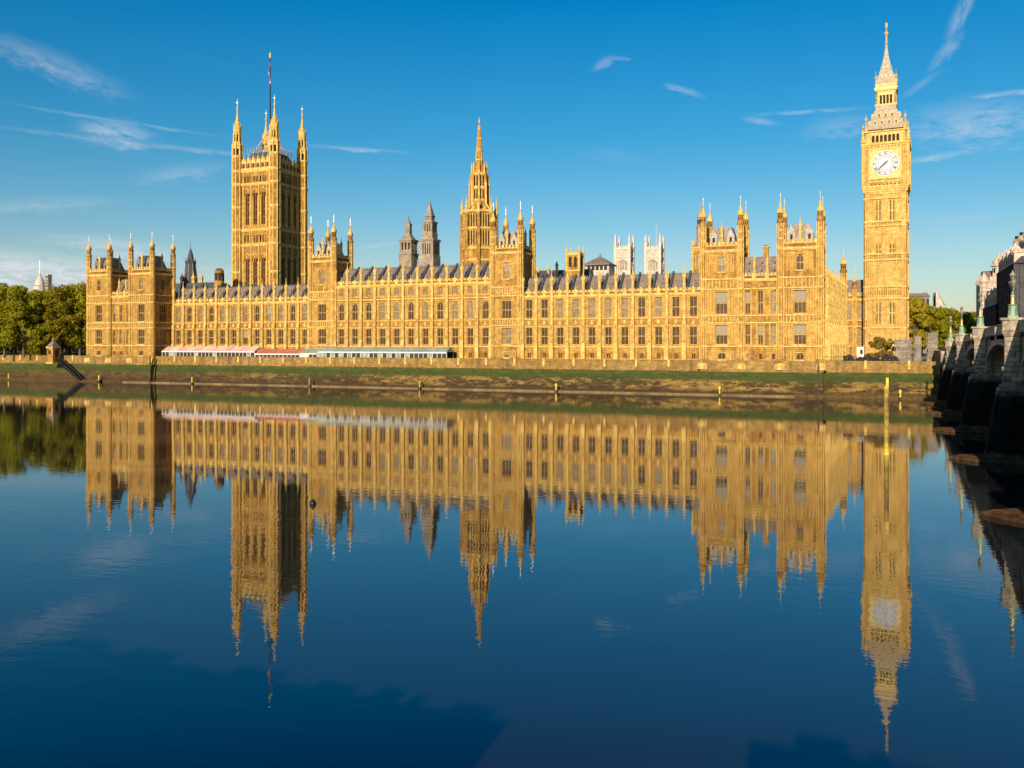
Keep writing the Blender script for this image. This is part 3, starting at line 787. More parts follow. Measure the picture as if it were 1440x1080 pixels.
# ------------------------------------------------------------------ great square tower (left)
def great_tower():
    global RW; RW = random.Random(51)
    cx, cy = at(380, 352); H = 8.75          # half width to turret centres
    root = thing('great_tower', 'massive square stone tower with four corner turrets and a flagstaff', 'tower', (cx, cy, TER))
    zc = 79.0; R = 2.0
    bands = [50.6, 56.4, 74.0, 79.0]
    m = MB('stone', 'stone_trim_lit', 'stone_carved')
    for a, (fx, fy) in enumerate(((cx-H, cy-H), (cx+H, cy-H), (cx+H, cy+H), (cx-H, cy+H))):
        m.frame(fx, fy, a*pi/2); Ln = 2*H; c3 = [Ln/2-3.7, Ln/2, Ln/2+3.7]
        c8 = [Ln/2+(k-3.5)*1.42 for k in range(8)]
        if a < 2:
            wall_grid(m, R*.6, Ln-R*.6, TER, zc, c3, [(30.0, 45.5, 1.0, None), (51.8, 54.6, .45, c8), (58.6, 70.6, .95, None), (75.0, 77.2, .45, c8)], th=1.2)
            # tracery: hood moulds, piers, ribs
            m.m = 1
            for c in c3:
                for (zt, wd) in ((45.5, 1.0), (70.6, .95)):
                    N = 8
                    for s in (-1, 1):
                        prev = None
                        for k in range(N+1):
                            t_ = k/N; x_ = c+s*(wd+.35)*(1-t_**1.8); z_ = zt-1.2+2.9*sin(t_*pi/2)
                            if prev:
                                x0_, x1_ = sorted((prev[0], x_)); za, zb = (prev[1], z_) if prev[0] < x_ else (z_, prev[1])
                                m.ext([(x0_, za-.0), (x1_, zb-.0), (x1_, zb+.3), (x0_, za+.3)], -.42, 0)
                            prev = (x_, z_)
                    for s in (-1, 1):
                        m.box(c+s*(wd+.22)-.13, c+s*(wd+.22)+.13, -.35, 0, zt-13, zt-1.2)
            for c in [c3[0]-1.85, c3[0]+1.85, c3[1]+1.85, c3[2]+1.85]:
                m.box(c-.2, c+.2, -.55, 0, 26, 50.5); m.box(c-.2, c+.2, -.55, 0, 57.0, 74.0)
                m.box(c-.12, c+.12, -.35, 0, 51.2, 56.4); m.box(c-.12, c+.12, -.35, 0, 74.5, 79)
            m.m = 2
            for k in range(13):
                u = Ln/2+(k-6)*.92
                m.box(u-.30, u+.30, -.2, 0, 48.0, 50.2); m.box(u-.30, u+.30, -.2, 0, 72.3, 73.7)
                m.box(u-.2, u+.2, -.15, 0, 55.0, 56.1)
            m.m = 0
        else:
            m.box(R*.6, Ln-R*.6, 0, 1.2, TER, zc)
        m.m = 1
        for z in bands: m.box(R*.6, Ln-R*.6, -.45, 0, z, z+.6); m.box(R*.6, Ln-R*.6, -.25, 0, z-.35, z)
        m.m = 0
    m.fr = None; m.box(cx-H+1.3, cx+H-1.3, cy-H+1.3, cy+H-1.3, zc-2, zc-.5)
    m.build('tower_wall', root)
    # windows
    Ln = 2*H; c3 = [Ln/2-3.7, Ln/2, Ln/2+3.7]; c8 = [Ln/2+(k-3.5)*1.42 for k in range(8)]
    for a, (fx, fy) in enumerate(((cx-H, cy-H), (cx+H, cy-H))):
        ca, sa = cos(a*pi/2), sin(a*pi/2)
        for c in c3:
            x, y = fx+c*ca, fy+c*sa
            window(root, x, y, 30.0, 2.0, 15.5, rz=a*pi/2, transoms=4, pane='glass_dark', recess=.8, framem='stone_carved')  # dark frame stone paints shade into the deep window recesses
            window(root, x, y, 58.6, 1.9, 12.0, rz=a*pi/2, transoms=3, pane='glass_dark', recess=.9, framem='stone_carved')
        for c in c8:
            x, y = fx+c*ca, fy+c*sa
            window(root, x, y, 51.8, .9, 2.8, rz=a*pi/2, lights=1, transoms=0, recess=.5, pane='opening')
            window(root, x, y, 75.0, .9, 2.2, rz=a*pi/2, lights=1, transoms=0, recess=.5, pane='opening')
    # pierced parapet
    p = MB('stone_trim_lit', 'stone_carved', 'opening')
    for a, (fx, fy) in enumerate(((cx-H, cy-H), (cx+H, cy-H), (cx+H, cy+H), (cx-H, cy+H))):
        p.frame(fx, fy, a*pi/2)
        n = 6; s = (2*H-2*R)/n
        p.m = 0; p.box(R, 2*H-R, -.3, .1, 79.6, 80.3); p.box(R, 2*H-R, -.3, .1, 82.2, 82.6)
        for k in range(n):
            c = R+s*(k+.5)
            p.m = 1; p.box(c-s*.36, c+s*.36, -.12, .02, 80.3, 82.2)
            p.m = 2; p.box(c-s*.16, c+s*.16, -.16, -.12, 80.6, 81.9)
            p.m = 0; p.ext([(c-s*.42, 82.6), (c+s*.42, 82.6), (c, 85.0)], -.25, .05); p.prism(c, -.1, 6, [(84.6, .1), (85.8, .05), (85.9, .18), (86.2, .03)])
            p.box(R+s*k-.14, R+s*k+.14, -.42, .1, 79.6, 84.0)
    p.build('parapet', root)
    # turrets
    for (dx, dy) in ((-H, -H), (H, -H), (-H, H), (H, H)):
        t = MB('stone', 'stone_trim_lit', 'opening', 'finial'); X, Y = cx+dx, cy+dy
        t.prism(X, Y, 8, [(TER, R*1.06), (zc+6, R)])
        t.m = 1
        for z in bands+[31, 40, 65, 84.8]: t.prism(X, Y, 8, [(z-.4, R*1.02), (z, R*1.16), (z+.5, R*1.16), (z+.8, R*1.02)])
        for k in range(8):
            a = pi/8+k*pi/4; t.prism(X+R*cos(a), Y+R*sin(a), 5, [(TER, .26), (89.4, .24), (90.6, .02)])
        # two open lantern stages
        for (z0, z1, r) in ((85.6, 89.0, R*.94), (91.0, 94.6, R*.70)):
            t.m = 1
            for k in range(8):
                a = pi/8+k*pi/4; t.prism(X+r*cos(a)*.96, Y+r*sin(a)*.96, 4, [(z0, .34), (z1, .34)])
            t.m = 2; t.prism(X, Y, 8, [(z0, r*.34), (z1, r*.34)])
            t.m = 1; t.prism(X, Y, 8, [(z1-.9, r*1.0), (z1, r*1.0), (z1+.3, r*1.14), (z1+.8, r*1.14), (z1+1.2, r*.85), (z1+2.0, r*.72)])
        for k in range(8):
            a = pi/8+k*pi/4; t.prism(X+R*.82*cos(a), Y+R*.82*sin(a), 4, [(90.0, .16), (92.4, .12), (93.6, .01)])
        t.m = 1; t.prism(X, Y, 8, [(95.3, R*.78), (96.4, R*.82), (97.6, R*.62), (99.0, R*.34), (101.2, R*.18), (103.2, R*.1), (103.5, .42), (104.0, .42), (104.3, .15)])
        for k in range(8):
            a = k*pi/4; t.prism(X+R*.72*cos(a), Y+R*.72*sin(a), 4, [(95.6, .14), (97.6, .1), (98.2, .01)])
        t.m = 3; t.prism(X, Y, 6, [(104.3, .1), (105.6, .1), (105.8, .5), (106.3, .5), (106.5, .08), (107.6, .03)])
        t.build('corner_turret', root)
    # iron roof and lantern frame carrying the flagstaff
    r = MB('cast_iron_roof', 'slate_dark', 'gilt')
    r.m = 1; r.hip(cx-H+1.5, cx+H-1.5, cy-H+1.5, cy+H-1.5, zc-.4, 87.0, .16)
    r.m = 0
    for k in range(16): r.box(cx-H+2.5+k*.85, cx-H+2.65+k*.85, cy-H+2.9, cy-H+3.1, 86.8, 89.0)
    for k in range(16): r.box(cx+H-3.1, cx+H-2.9, cy-H+2.5+k*.85, cy-H+2.65+k*.85, 86.8, 89.0)
    for s in (-1, 1):
        for q in (-1, 1):
            r.tube((cx+s*4.5, cy+q*4.5, 87), (cx+s*.5, cy+q*.5, 96), .28, .2, 5)
    r.prism(cx, cy, 8, [(86.5, 3.6), (88.2, 3.3), (89.5, 2.2), (90, 1.2), (95, .8), (97, .5), (99, .35)])
    r.m = 2; r.prism(cx, cy, 8, [(89.6, 2.0), (90.0, 2.2), (90.4, 2.0)])
    r.build('roof', root)
    f = MB('dark_iron', 'gilt'); f.prism(cx, cy, 8, [(97, .32), (110, .26), (124.8, .16)]); f.m = 1
    f.prism(cx, cy, 8, [(124.8, .2), (125.1, .42), (126.6, .45), (127.2, .1)]); fo = f.build('flagstaff', root)
    g = MB('flag_red', 'flag_white', 'dial_mark')      # flag hanging limp against the staff
    zz = 113.5
    for i, mm in enumerate((0, 1, 0, 2, 1, 0, 2, 0)):
        g.m = mm; rr = .34 if i % 2 else .26
        g.prism(cx+.35*sin(i), cy-.45, 6, [(zz, rr), (zz+1.15, rr*.92)], sx=1, sy=.45); zz += 1.17
    go = bpy.data.objects.new('limp_flag', g.mesh('limp_flag', (cx, cy-.45, 113))); COL.objects.link(go); go.location = (cx, cy-.45, 113)
    tag(go, 'limp red, white and blue flag on the flagstaff of the massive square tower', 'flag')
great_tower()

# ------------------------------------------------------------------ octagonal spire tower (centre)
def spire_tower():
    cx, cy = at(674, 300); s = 300/FPX
    root = thing('spire_tower', 'slender octagonal stone tower tapering to a needle spire behind the middle block', 'tower', (cx, cy, TER))
    Z = lambda py: zat(py, 300)
    m = MB('stone', 'stone_trim_lit', 'opening', 'stone_carved')
    R = 24.5*s
    m.prism(cx, cy, 8, [(TER, R*1.0), (Z(368), R*1.0), (Z(352), R*.93), (Z(300), R*.90)])
    m.m = 1
    for py in (368, 352, 324, 300): m.prism(cx, cy, 8, [(Z(py)-.3, R*.95), (Z(py), R*1.02), (Z(py)+.5, R*1.02), (Z(py)+.8, R*.93)])
    for k in range(8):       # corner buttresses with pinnacles, crossing arcs to the lantern
        a = pi/8+k*pi/4; bx, by = cx+R*.99*cos(a), cy+R*.99*sin(a)
        m.m = 0; m.prism(bx, by, 6, [(TER, .75), (Z(340), .68), (Z(302), .55)])
        m.m = 1; m.prism(bx, by, 6, [(Z(302), .7), (Z(300), .7), (Z(298), .45), (Z(290), .38), (Z(289), .5), (Z(286), .15), (Z(278), .04)])
        m.tube((bx, by, Z(300)), (cx+R*.55*cos(a), cy+R*.55*sin(a), Z(287)), .35, .25, 5)
    for k in range(8):       # paired lancets
        a = k*pi/4; rr = R*.92*cos(pi/8)
        m.frame(cx+rr*cos(a), cy+rr*sin(a), a)
        for off in (-1.35, -.45, .45, 1.35):
            m.m = 2; m.box(-.02, .12, off-.25, off+.25, Z(346), Z(327)); m.box(-.02, .12, off-.25, off+.25, Z(321), Z(304))
        m.m = 1
        for off in (-1.8, -.9, 0, .9, 1.8): m.box(-.05, .3, off-.12, off+.12, Z(350), Z(302))
        m.m = 1; m.ext([(-.0, 0)]*0 or [(-.3, Z(300)), (.3, Z(300)), (.0, Z(293))], -.4, .4)
        m.fr = None
    m.build('octagon', root)
    l = MB('stone', 'stone_trim_lit', 'opening', 'stone_carved')
    r1 = 13.0*s
    l.m = 3; l.prism(cx, cy, 8, [(Z(300), r1*1.35), (Z(292), r1*1.2), (Z(284), r1*1.05)])
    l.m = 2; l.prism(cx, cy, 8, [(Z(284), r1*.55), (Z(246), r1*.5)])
    for k in range(8):
        a = pi/8+k*pi/4
        l.m = 0; l.prism(cx+r1*.92*cos(a), cy+r1*.92*sin(a), 5, [(Z(290), .62), (Z(246), .5)])
        l.m = 1; l.prism(cx+r1*1.06*cos(a), cy+r1*1.06*sin(a), 5, [(Z(292), .42), (Z(262), .34), (Z(260), .45), (Z(258), .2), (Z(250), .03)])
        l.prism(cx+r1*.8*cos(a), cy+r1*.8*sin(a), 5, [(Z(246), .4), (Z(238), .3), (Z(236), .4), (Z(228), .03)])
        a2 = k*pi/4; l.prism(cx+r1*.86*cos(a2), cy+r1*.86*sin(a2), 4, [(Z(284), .2), (Z(248), .18)])
    l.m = 1
    for py in (284, 266, 247): l.prism(cx, cy, 8, [(Z(py)-.25, r1*.95), (Z(py)+.5, r1*.98), (Z(py)+.8, r1*.85)])
    l.build('lantern', root)
    sp = MB('stone', 'stone_trim_lit', 'finial')
    sp.prism(cx, cy, 8, [(Z(247), r1*.72), (Z(238), r1*.62), (Z(228), 5.2*s), (Z(210), 4.2*s), (Z(190), 2.6*s), (Z(176), 1.3*s), (Z(172), 1.0*s)])
    sp.m = 1
    for py, r in ((226, 6.0), (212, 5.0), (196, 3.8), (182, 2.6)): sp.prism(cx, cy, 8, [(Z(py)-.2, r*s*.8), (Z(py), r*s), (Z(py)+.3, r*s), (Z(py)+.5, r*s*.7)])
    for k in range(8):
        a = pi/8+k*pi/4
        sp.tube((cx+5.4*s*cos(a), cy+5.4*s*sin(a), Z(228)), (cx+1.2*s*cos(a), cy+1.2*s*sin(a), Z(176)), .13, .08, 4)
    sp.m = 2; sp.prism(cx, cy, 6, [(Z(173), .2), (Z(171), .45), (Z(169), .12), (Z(165), .05)])
    sp.build('spire', root)
spire_tower()

# ------------------------------------------------------------------ clock tower
def clock_tower():
    global RW; RW = random.Random(61)
    Zd = 266; cx, cy = at(1246.5, Zd); Hs = 5.52
    root = thing('clock_tower', 'tall golden clock tower with a white round dial and pointed spire, at the right', 'clock tower', (cx, cy, TER), rz=radians(-3.0))
    Z = lambda py: zat(py, Zd-5.5)
    zs = Z(272)
    m = MB('stone_clock', 'stone_trim_lit', 'opening', 'stone_carved')
    m.cbox(cx, cy, 2*Hs, 2*Hs, TER, Z(262))
    fr = [(cx-Hs, cy-Hs, 0), (cx+Hs, cy-Hs, pi/2), (cx+Hs, cy+Hs, pi), (cx-Hs, cy+Hs, -pi/2)]
    bands = [Z(487), Z(462), Z(421), Z(404), Z(366), Z(358), Z(318), Z(312), Z(279)]
    for (fx, fy, a) in fr:
        m.frame(fx, fy, a); Ln = 2*Hs
        m.m = 0
        for u0, u1 in ((-.35, 1.25), (Ln-1.25, Ln+.35)): m.box(u0, u1, -.35, .0, TER, Z(270))     # corner piers
        m.m = 1
        for z in bands: m.box(-.45, Ln+.45, -.47, 0, z, z+.32); m.box(-.4, Ln+.4, -.4, 0, z+.32, z+.5)
        n = 14; s = (Ln-2.5)/n
        for k in range(n+1):
            u = 1.25+s*k; wd = .12 if k % 2 else .19
            m.box(u-wd/2, u+wd/2, -.2 if k % 2 else -.3, 0, TER+1, Z(272))
        for u in (.1, .75, Ln-.75, Ln-.1): m.box(u-.06, u+.06, -.46, -.34, TER+1, Z(272))
        m.m = 3
        for z in (Z(411), Z(362), Z(315)):
            for k in range(n): m.box(1.25+s*(k+.2), 1.25+s*(k+.8), -.14, 0, z-.7, z+.7)
        m.m = 0
    m.fr = None
    m.m = 1     # corbelling out below the dial
    for i, (py, e) in enumerate(((272, .3), (269, .5), (266, .7), (263, .85))):
        m.cbox(cx, cy, 2*(Hs+e), 2*(Hs+e), Z(py), Z(py-3)+.01*i)
    m.build('shaft', root)
    # slit windows
    for (fx, fy, a) in fr[:2]:
        for (z0, z1) in ((Z(455), Z(425)), (Z(357), Z(343)), (Z(311), Z(281))):
            for u in (Hs-2.35, Hs-1.35, Hs+1.35, Hs+2.35):
                x, y = fx+u*cos(a), fy+u*sin(a)
                w = MB('opening', 'stone_trim_lit'); w.frame(fx, fy, a)
                w.m = 0; w.box(u-.21, u+.21, -.09, .03, z0, z1-.3); w.ext([(u-.21, z1-.3), (u+.21, z1-.3), (u, z1+.1)], -.09, .03)
                w.m = 1; zm = (z0+z1)/2; w.box(u-.24, u+.24, -.15, .03, zm-.12, zm+.12)
                w.build('slit_window', root)
    # clock stage
    E = Hs+.48
    c = MB('stone_clock', 'stone_trim_lit', 'gold_panel', 'opening', 'gilt')
    c.cbox(cx, cy, 2*E, 2*E, Z(263), Z(203))
    c.m = 1; c.cbox(cx, cy, 2*E+1.2, 2*E+1.2, Z(203), Z(200.5)); c.cbox(cx, cy, 2*E+.7, 2*E+.7, Z(205), Z(203))
    c.cbox(cx, cy, 2*E+.5, 2*E+.5, Z(256), Z(254))
    dc = E
    for (a) in range(4):
        aa = a*pi/2; fx = cx+(-E)*cos(aa)-(-E)*sin(aa); fy = cy+(-E)*sin(aa)+(-E)*cos(aa)
        c.frame(fx, fy, aa)
        c.m = 0
        for u0, u1 in ((-.3, 1.7), (2*E-1.7, 2*E+.3)): c.box(u0, u1, -.3, 0, Z(263), Z(204))
        c.m = 1
        for u in (-.15, .5, 1.1, 1.6, 2*E-1.6, 2*E-1.1, 2*E-.5, 2*E+.15): c.box(u-.09, u+.09, -.42, -.29, Z(254), Z(206))
        c.m = 2; h = 4.1
        zc_ = Z(229.5)
        c.box(dc-h-.3, dc+h+.3, -.32, 0, zc_-h-.45, zc_-h); c.box(dc-h-.3, dc+h+.3, -.32, 0, zc_+h, zc_+h+.4)
        c.box(dc-h-.3, dc-h, -.32, 0, zc_-h, zc_+h); c.box(dc+h, dc+h+.3, -.32, 0, zc_-h, zc_+h)
        c.box(dc-h, dc+h, -.12, 0, zc_-h, zc_+h)
        c.m = 3
        for k in range(8):
            if k in (2, 5): pass
            u = dc+(k-3.5)*1.05; c.box(u-.22, u+.22, -.1, 0, Z(262), Z(258))
        c.m = 4
        for k in range(10):
            u = dc+(k-4.5)*.9; c.box(u-.16, u+.16, -.2, 0, Z(206.5), Z(205))
    c.build('clock_stage', root)
    # dials
    for a in (0, 1):
        aa = a*pi/2; zc_ = Z(229.5); r = 3.45
        fx = cx+E*sin(aa); fy = cy-E*cos(aa)
        d = MB('dial', 'dial_mark', 'gilt'); d.frame(fx, fy, aa)
        N = 48
        def disc(rr, y, mm):
            d.m = mm; d.ext([(rr*cos(2*pi*k/N), zc_+rr*sin(2*pi*k/N)) for k in range(N)], y, y+.05)
        disc(r+.30, -.20, 2); disc(r+.12, -.26, 0)
        def ring(ra, rb, y, mm):
            d.m = mm
            for k in range(N):
                t0, t1 = 2*pi*k/N, 2*pi*(k+1)/N
                d.ext([(rb*cos(t0), zc_+rb*sin(t0)), (rb*cos(t1), zc_+rb*sin(t1)), (ra*cos(t1), zc_+ra*sin(t1)), (ra*cos(t0), zc_+ra*sin(t0))], y, y+.03)
        ring(r-.14, r, -.29, 1); ring(r-1.0, r-.88, -.29, 1); ring(r-1.5, r-1.40, -.29, 1)
        numerals = ['XII', 'I', 'II', 'III', 'IIII', 'V', 'VI', 'VII', 'VIII', 'IX', 'X', 'XI']
        d.m = 1
        def bar(x0, z0, x1, z1, wd, y):
            L_ = sqrt((x1-x0)**2+(z1-z0)**2); nx, nz = -(z1-z0)/L_*wd/2, (x1-x0)/L_*wd/2
            d.ext([(x0-nx, zc_+z0-nz), (x1-nx, zc_+z1-nz), (x1+nx, zc_+z1+nz), (x0+nx, zc_+z0+nz)], y, y+.03)
        for k, s_ in enumerate(numerals):
            th = pi/2-k*pi/6; rx, rz_ = cos(th), sin(th); tx, tz = sin(th), -cos(th)
            wds = {'I': .15, 'V': .34, 'X': .34}; tot = sum(wds[q] for q in s_)
            off = -tot/2
            for q in s_:
                w_ = wds[q]; o_ = off+w_/2; off += w_
                ri, ro = r-.82, r-.2
                def pt(rad, o__): return rx*rad+tx*o__, rz_*rad+tz*o__
                if q == 'I': bar(*pt(ri, o_), *pt(ro, o_), .12, -.30)
                elif q == 'V':
                    bar(*pt(ro, o_-.12), *pt(ri, o_), .11, -.30); bar(*pt(ro, o_+.12), *pt(ri, o_), .09, -.302)
                else:
                    bar(*pt(ro, o_-.12), *pt(ri, o_+.12), .11, -.30); bar(*pt(ro, o_+.12), *pt(ri, o_-.12), .09, -.302)
        for k in range(12):
            th = pi/2-k*pi/6+pi/12; bar(cos(th)*1.3, sin(th)*1.3, cos(th)*(r-1.45), sin(th)*(r-1.45), .05, -.29)
        dial = d.build('clock_dial', root)
        hd = MB('dial_mark'); hd.frame(fx, fy, aa)
        def hand(th, L_, w0, tail, y):
            ux, uz = sin(th), cos(th)
            px_, pz_ = cos(th), -sin(th)
            pts = [(-ux*tail-px_*w0*.6, -uz*tail-pz_*w0*.6), (ux*L_*.8-px_*w0*.45, uz*L_*.8-pz_*w0*.45), (ux*L_, uz*L_), (ux*L_*.8+px_*w0*.45, uz*L_*.8+pz_*w0*.45), (-ux*tail+px_*w0*.6, -uz*tail+pz_*w0*.6)]
            hd.ext([(x, zc_+z) for x, z in reversed(pts)], y, y+.04)
        hand(radians(38*6), 3.25, .26, 1.0, -.46)
        hand(radians((7+38/60)*30), 2.1, .46, .5, -.40)
        o = hd.build('clock_hands', root)
    # belfry
    B = Hs-.15
    b = MB('gold_panel', 'stone_trim_lit', 'opening', 'stone_clock')
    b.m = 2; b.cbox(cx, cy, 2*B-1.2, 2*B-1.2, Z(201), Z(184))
    b.m = 1; b.cbox(cx, cy, 2*B+.5, 2*B+.5, Z(200.6), Z(198.6))
    for a in range(4):
        aa = a*pi/2; fx = cx-B*cos(aa)+B*sin(aa); fy = cy-B*sin(aa)-B*cos(aa)
        b.frame(fx, fy, aa); n = 7; s = (2*B-3.0)/n
        b.m = 1
        for k in range(n+1): b.box(1.5+s*k-.17, 1.5+s*k+.17, 0, .6, Z(199), Z(187.5))
        b.box(0, 1.4, 0, 1.4, Z(199), Z(184))
        b.m = 0; b.box(1.4, 2*B-1.4, 0, .6, Z(188), Z(184))
        for k in range(n):
            u = 1.5+s*(k+.5)
            for sg in (-1, 1): b.ext([(u+sg*s*.5, Z(190.4)), (u+sg*s*.5, Z(188)), (u, Z(188))][::sg], .05, .5)
    b.fr = None
    b.m = 1; b.cbox(cx, cy, 2*B+.7, 2*B+.7, Z(184), Z(182))
    b.build('belfry', root)
    # corner pinnacles
    for sx_ in (-1, 1):
        for sy_ in (-1, 1):
            X, Y = cx+sx_*(E+.05), cy+sy_*(E+.05)
            q = MB('stone_trim_lit', 'gilt'); q.prism(X, Y, 8, [(Z(262), .5), (Z(200), .5), (Z(199), .7), (Z(197), .7), (Z(194), .5), (Z(184), .4), (Z(180), .1)])
            q.m = 1; q.prism(X, Y, 6, [(Z(181), .09), (Z(178), .07), (Z(177), .3), (Z(175), .3), (Z(174), .05), (Z(171), .03)]); q.build('corner_pinnacle', root)
            X, Y = cx+sx_*(B-.1), cy+sy_*(B-.1)
            q = MB('stone_trim_lit', 'gilt'); q.prism(X, Y, 8, [(Z(184), .5), (Z(178), .45), (Z(176), .6), (Z(174), .2), (Z(168), .06)])
            q.m = 1; q.prism(X, Y, 6, [(Z(168), .07), (Z(166), .38), (Z(163), .38), (Z(161), .06), (Z(157), .03)]); q.build('corner_pinnacle', root)
    # lower roof
    Z = lambda py: zat(py, Zd-4)
    r = MB('cast_iron_roof', 'gold_panel', 'opening', 'gilt')
    def sq(z, h): return (z, h*sqrt(2))
    r.prism(cx, cy, 4, [sq(Z(182), B+.25), sq(Z(178), B-.25), sq(Z(165), B-1.55), sq(Z(150), B-2.55), sq(Z(148.5)+.6, B-2.55)])
    for a in range(4):
        aa = a*pi/2
        for (py, n, wdt, dd) in ((172, 4, 1.9, 4.62), (161, 3, 1.75, 3.75)):
            for k in range(n):
                u = (k-(n-1)/2)*wdt
                r.frame(cx, cy, aa); r.m = 1
                r.ext([(u-.42, Z(py)-.5), (u+.42, Z(py)-.5), (u+.42, Z(py)+.35), (u, Z(py)+1.1), (u-.42, Z(py)+.35)], -dd-.25, -dd+1.2)
                r.m = 2; r.box(u-.2, u+.2, -dd-.28, -dd-.24, Z(py)-.35, Z(py)+.35)
    r.fr = None; r.build('lower_roof', root)
    # lantern
    Z = lambda py: zat(py, Zd-2.7)
    Lh = 2.75
    l = MB('gold_panel', 'gilt', 'opening', 'cast_iron_roof')
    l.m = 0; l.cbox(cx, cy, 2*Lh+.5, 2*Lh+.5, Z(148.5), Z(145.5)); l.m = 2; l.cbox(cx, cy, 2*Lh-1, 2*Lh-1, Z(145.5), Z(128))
    for a in range(4):
        aa = a*pi/2; l.frame(cx, cy, aa); n = 6; s = 2*Lh/n
        l.m = 0
        for k in range(n+1):
            u = -Lh+s*k; wd = .42 if k in (0, n) else .14; u = max(-Lh+wd, min(Lh-wd, u)); l.box(u-wd, u+wd, -Lh, -Lh+.5, Z(145.5), Z(130))
        l.m = 1; l.box(-Lh+.84, Lh-.84, -Lh+.03, -Lh+.5, Z(132.5), Z(130))
        l.m = 0; l.box(-Lh, Lh, -Lh, -Lh+.5, Z(130), Z(127))
    l.fr = None
    l.m = 0; l.cbox(cx, cy, 2*Lh+.5, 2*Lh+.5, Z(127), Z(124.5)); l.m = 1; l.cbox(cx, cy, 2*Lh+.8, 2*Lh+.8, Z(124.5), Z(122.5)); l.m = 0; l.cbox(cx, cy, 2*Lh+.3, 2*Lh+.3, Z(122.5), Z(118.5)+.5)
    for sx_ in (-1, 1):
        for sy_ in (-1, 1):
            l.m = 1; l.prism(cx+sx_*Lh, cy+sy_*Lh, 6, [(Z(119), .16), (Z(110), .1), (Z(108), .3), (Z(106), .3), (Z(105), .06), (Z(98), .03)])
    l.build('lantern', root)
    Z = lambda py: zat(py, Zd-.8)
    u = MB('cast_iron_roof', 'gilt', 'finial', 'opening')
    u.prism(cx, cy, 4, [sq(Z(118.5), Lh+.1), sq(Z(112), Lh-.3), sq(Z(105), 1.95), sq(Z(96), 1.45), sq(Z(88), 1.05), sq(Z(78), .62), sq(Z(68), .36), sq(Z(62), .25)])
    u.m = 1
    for a in range(4):
        u.frame(cx, cy, a*pi/2)
        for (py, k_, dd) in ((109, (-1.2, 0, 1.2), 2.15), (96, (-.5, .5), 1.3)):
            for q in k_:
                u.m = 1; u.ext([(q-.28, Z(py)-.3), (q+.28, Z(py)-.3), (q, Z(py)+.75)], -dd-.15, -dd+.6)
                u.m = 3; u.ext([(q-.13, Z(py)-.2), (q+.13, Z(py)-.2), (q, Z(py)+.25)], -dd-.18, -dd-.14)
    u.fr = None; u.m = 1
    for py, rr in ((82, .75), (66, .55), (60, .6), (54, .45)): u.prism(cx, cy, 8, [(Z(py)-.25, rr*.6), (Z(py), rr), (Z(py)+.25, rr*.6)])
    u.m = 2; u.prism(cx, cy, 6, [(Z(66), .3), (Z(50), .2), (Z(49), .2)]); u.prism(cx, cy, 8, [(Z(62), .2), (Z(60), .5), (Z(58), .2)])
    u.m = 1; u.prism(cx, cy, 6, [(Z(50), .14), (Z(46), .6), (Z(44.5), .6), (Z(43), .15), (Z(39), .12), (Z(37), .4), (Z(32), .35), (Z(30), .05)])
    u.build('spire', root)
clock_tower()

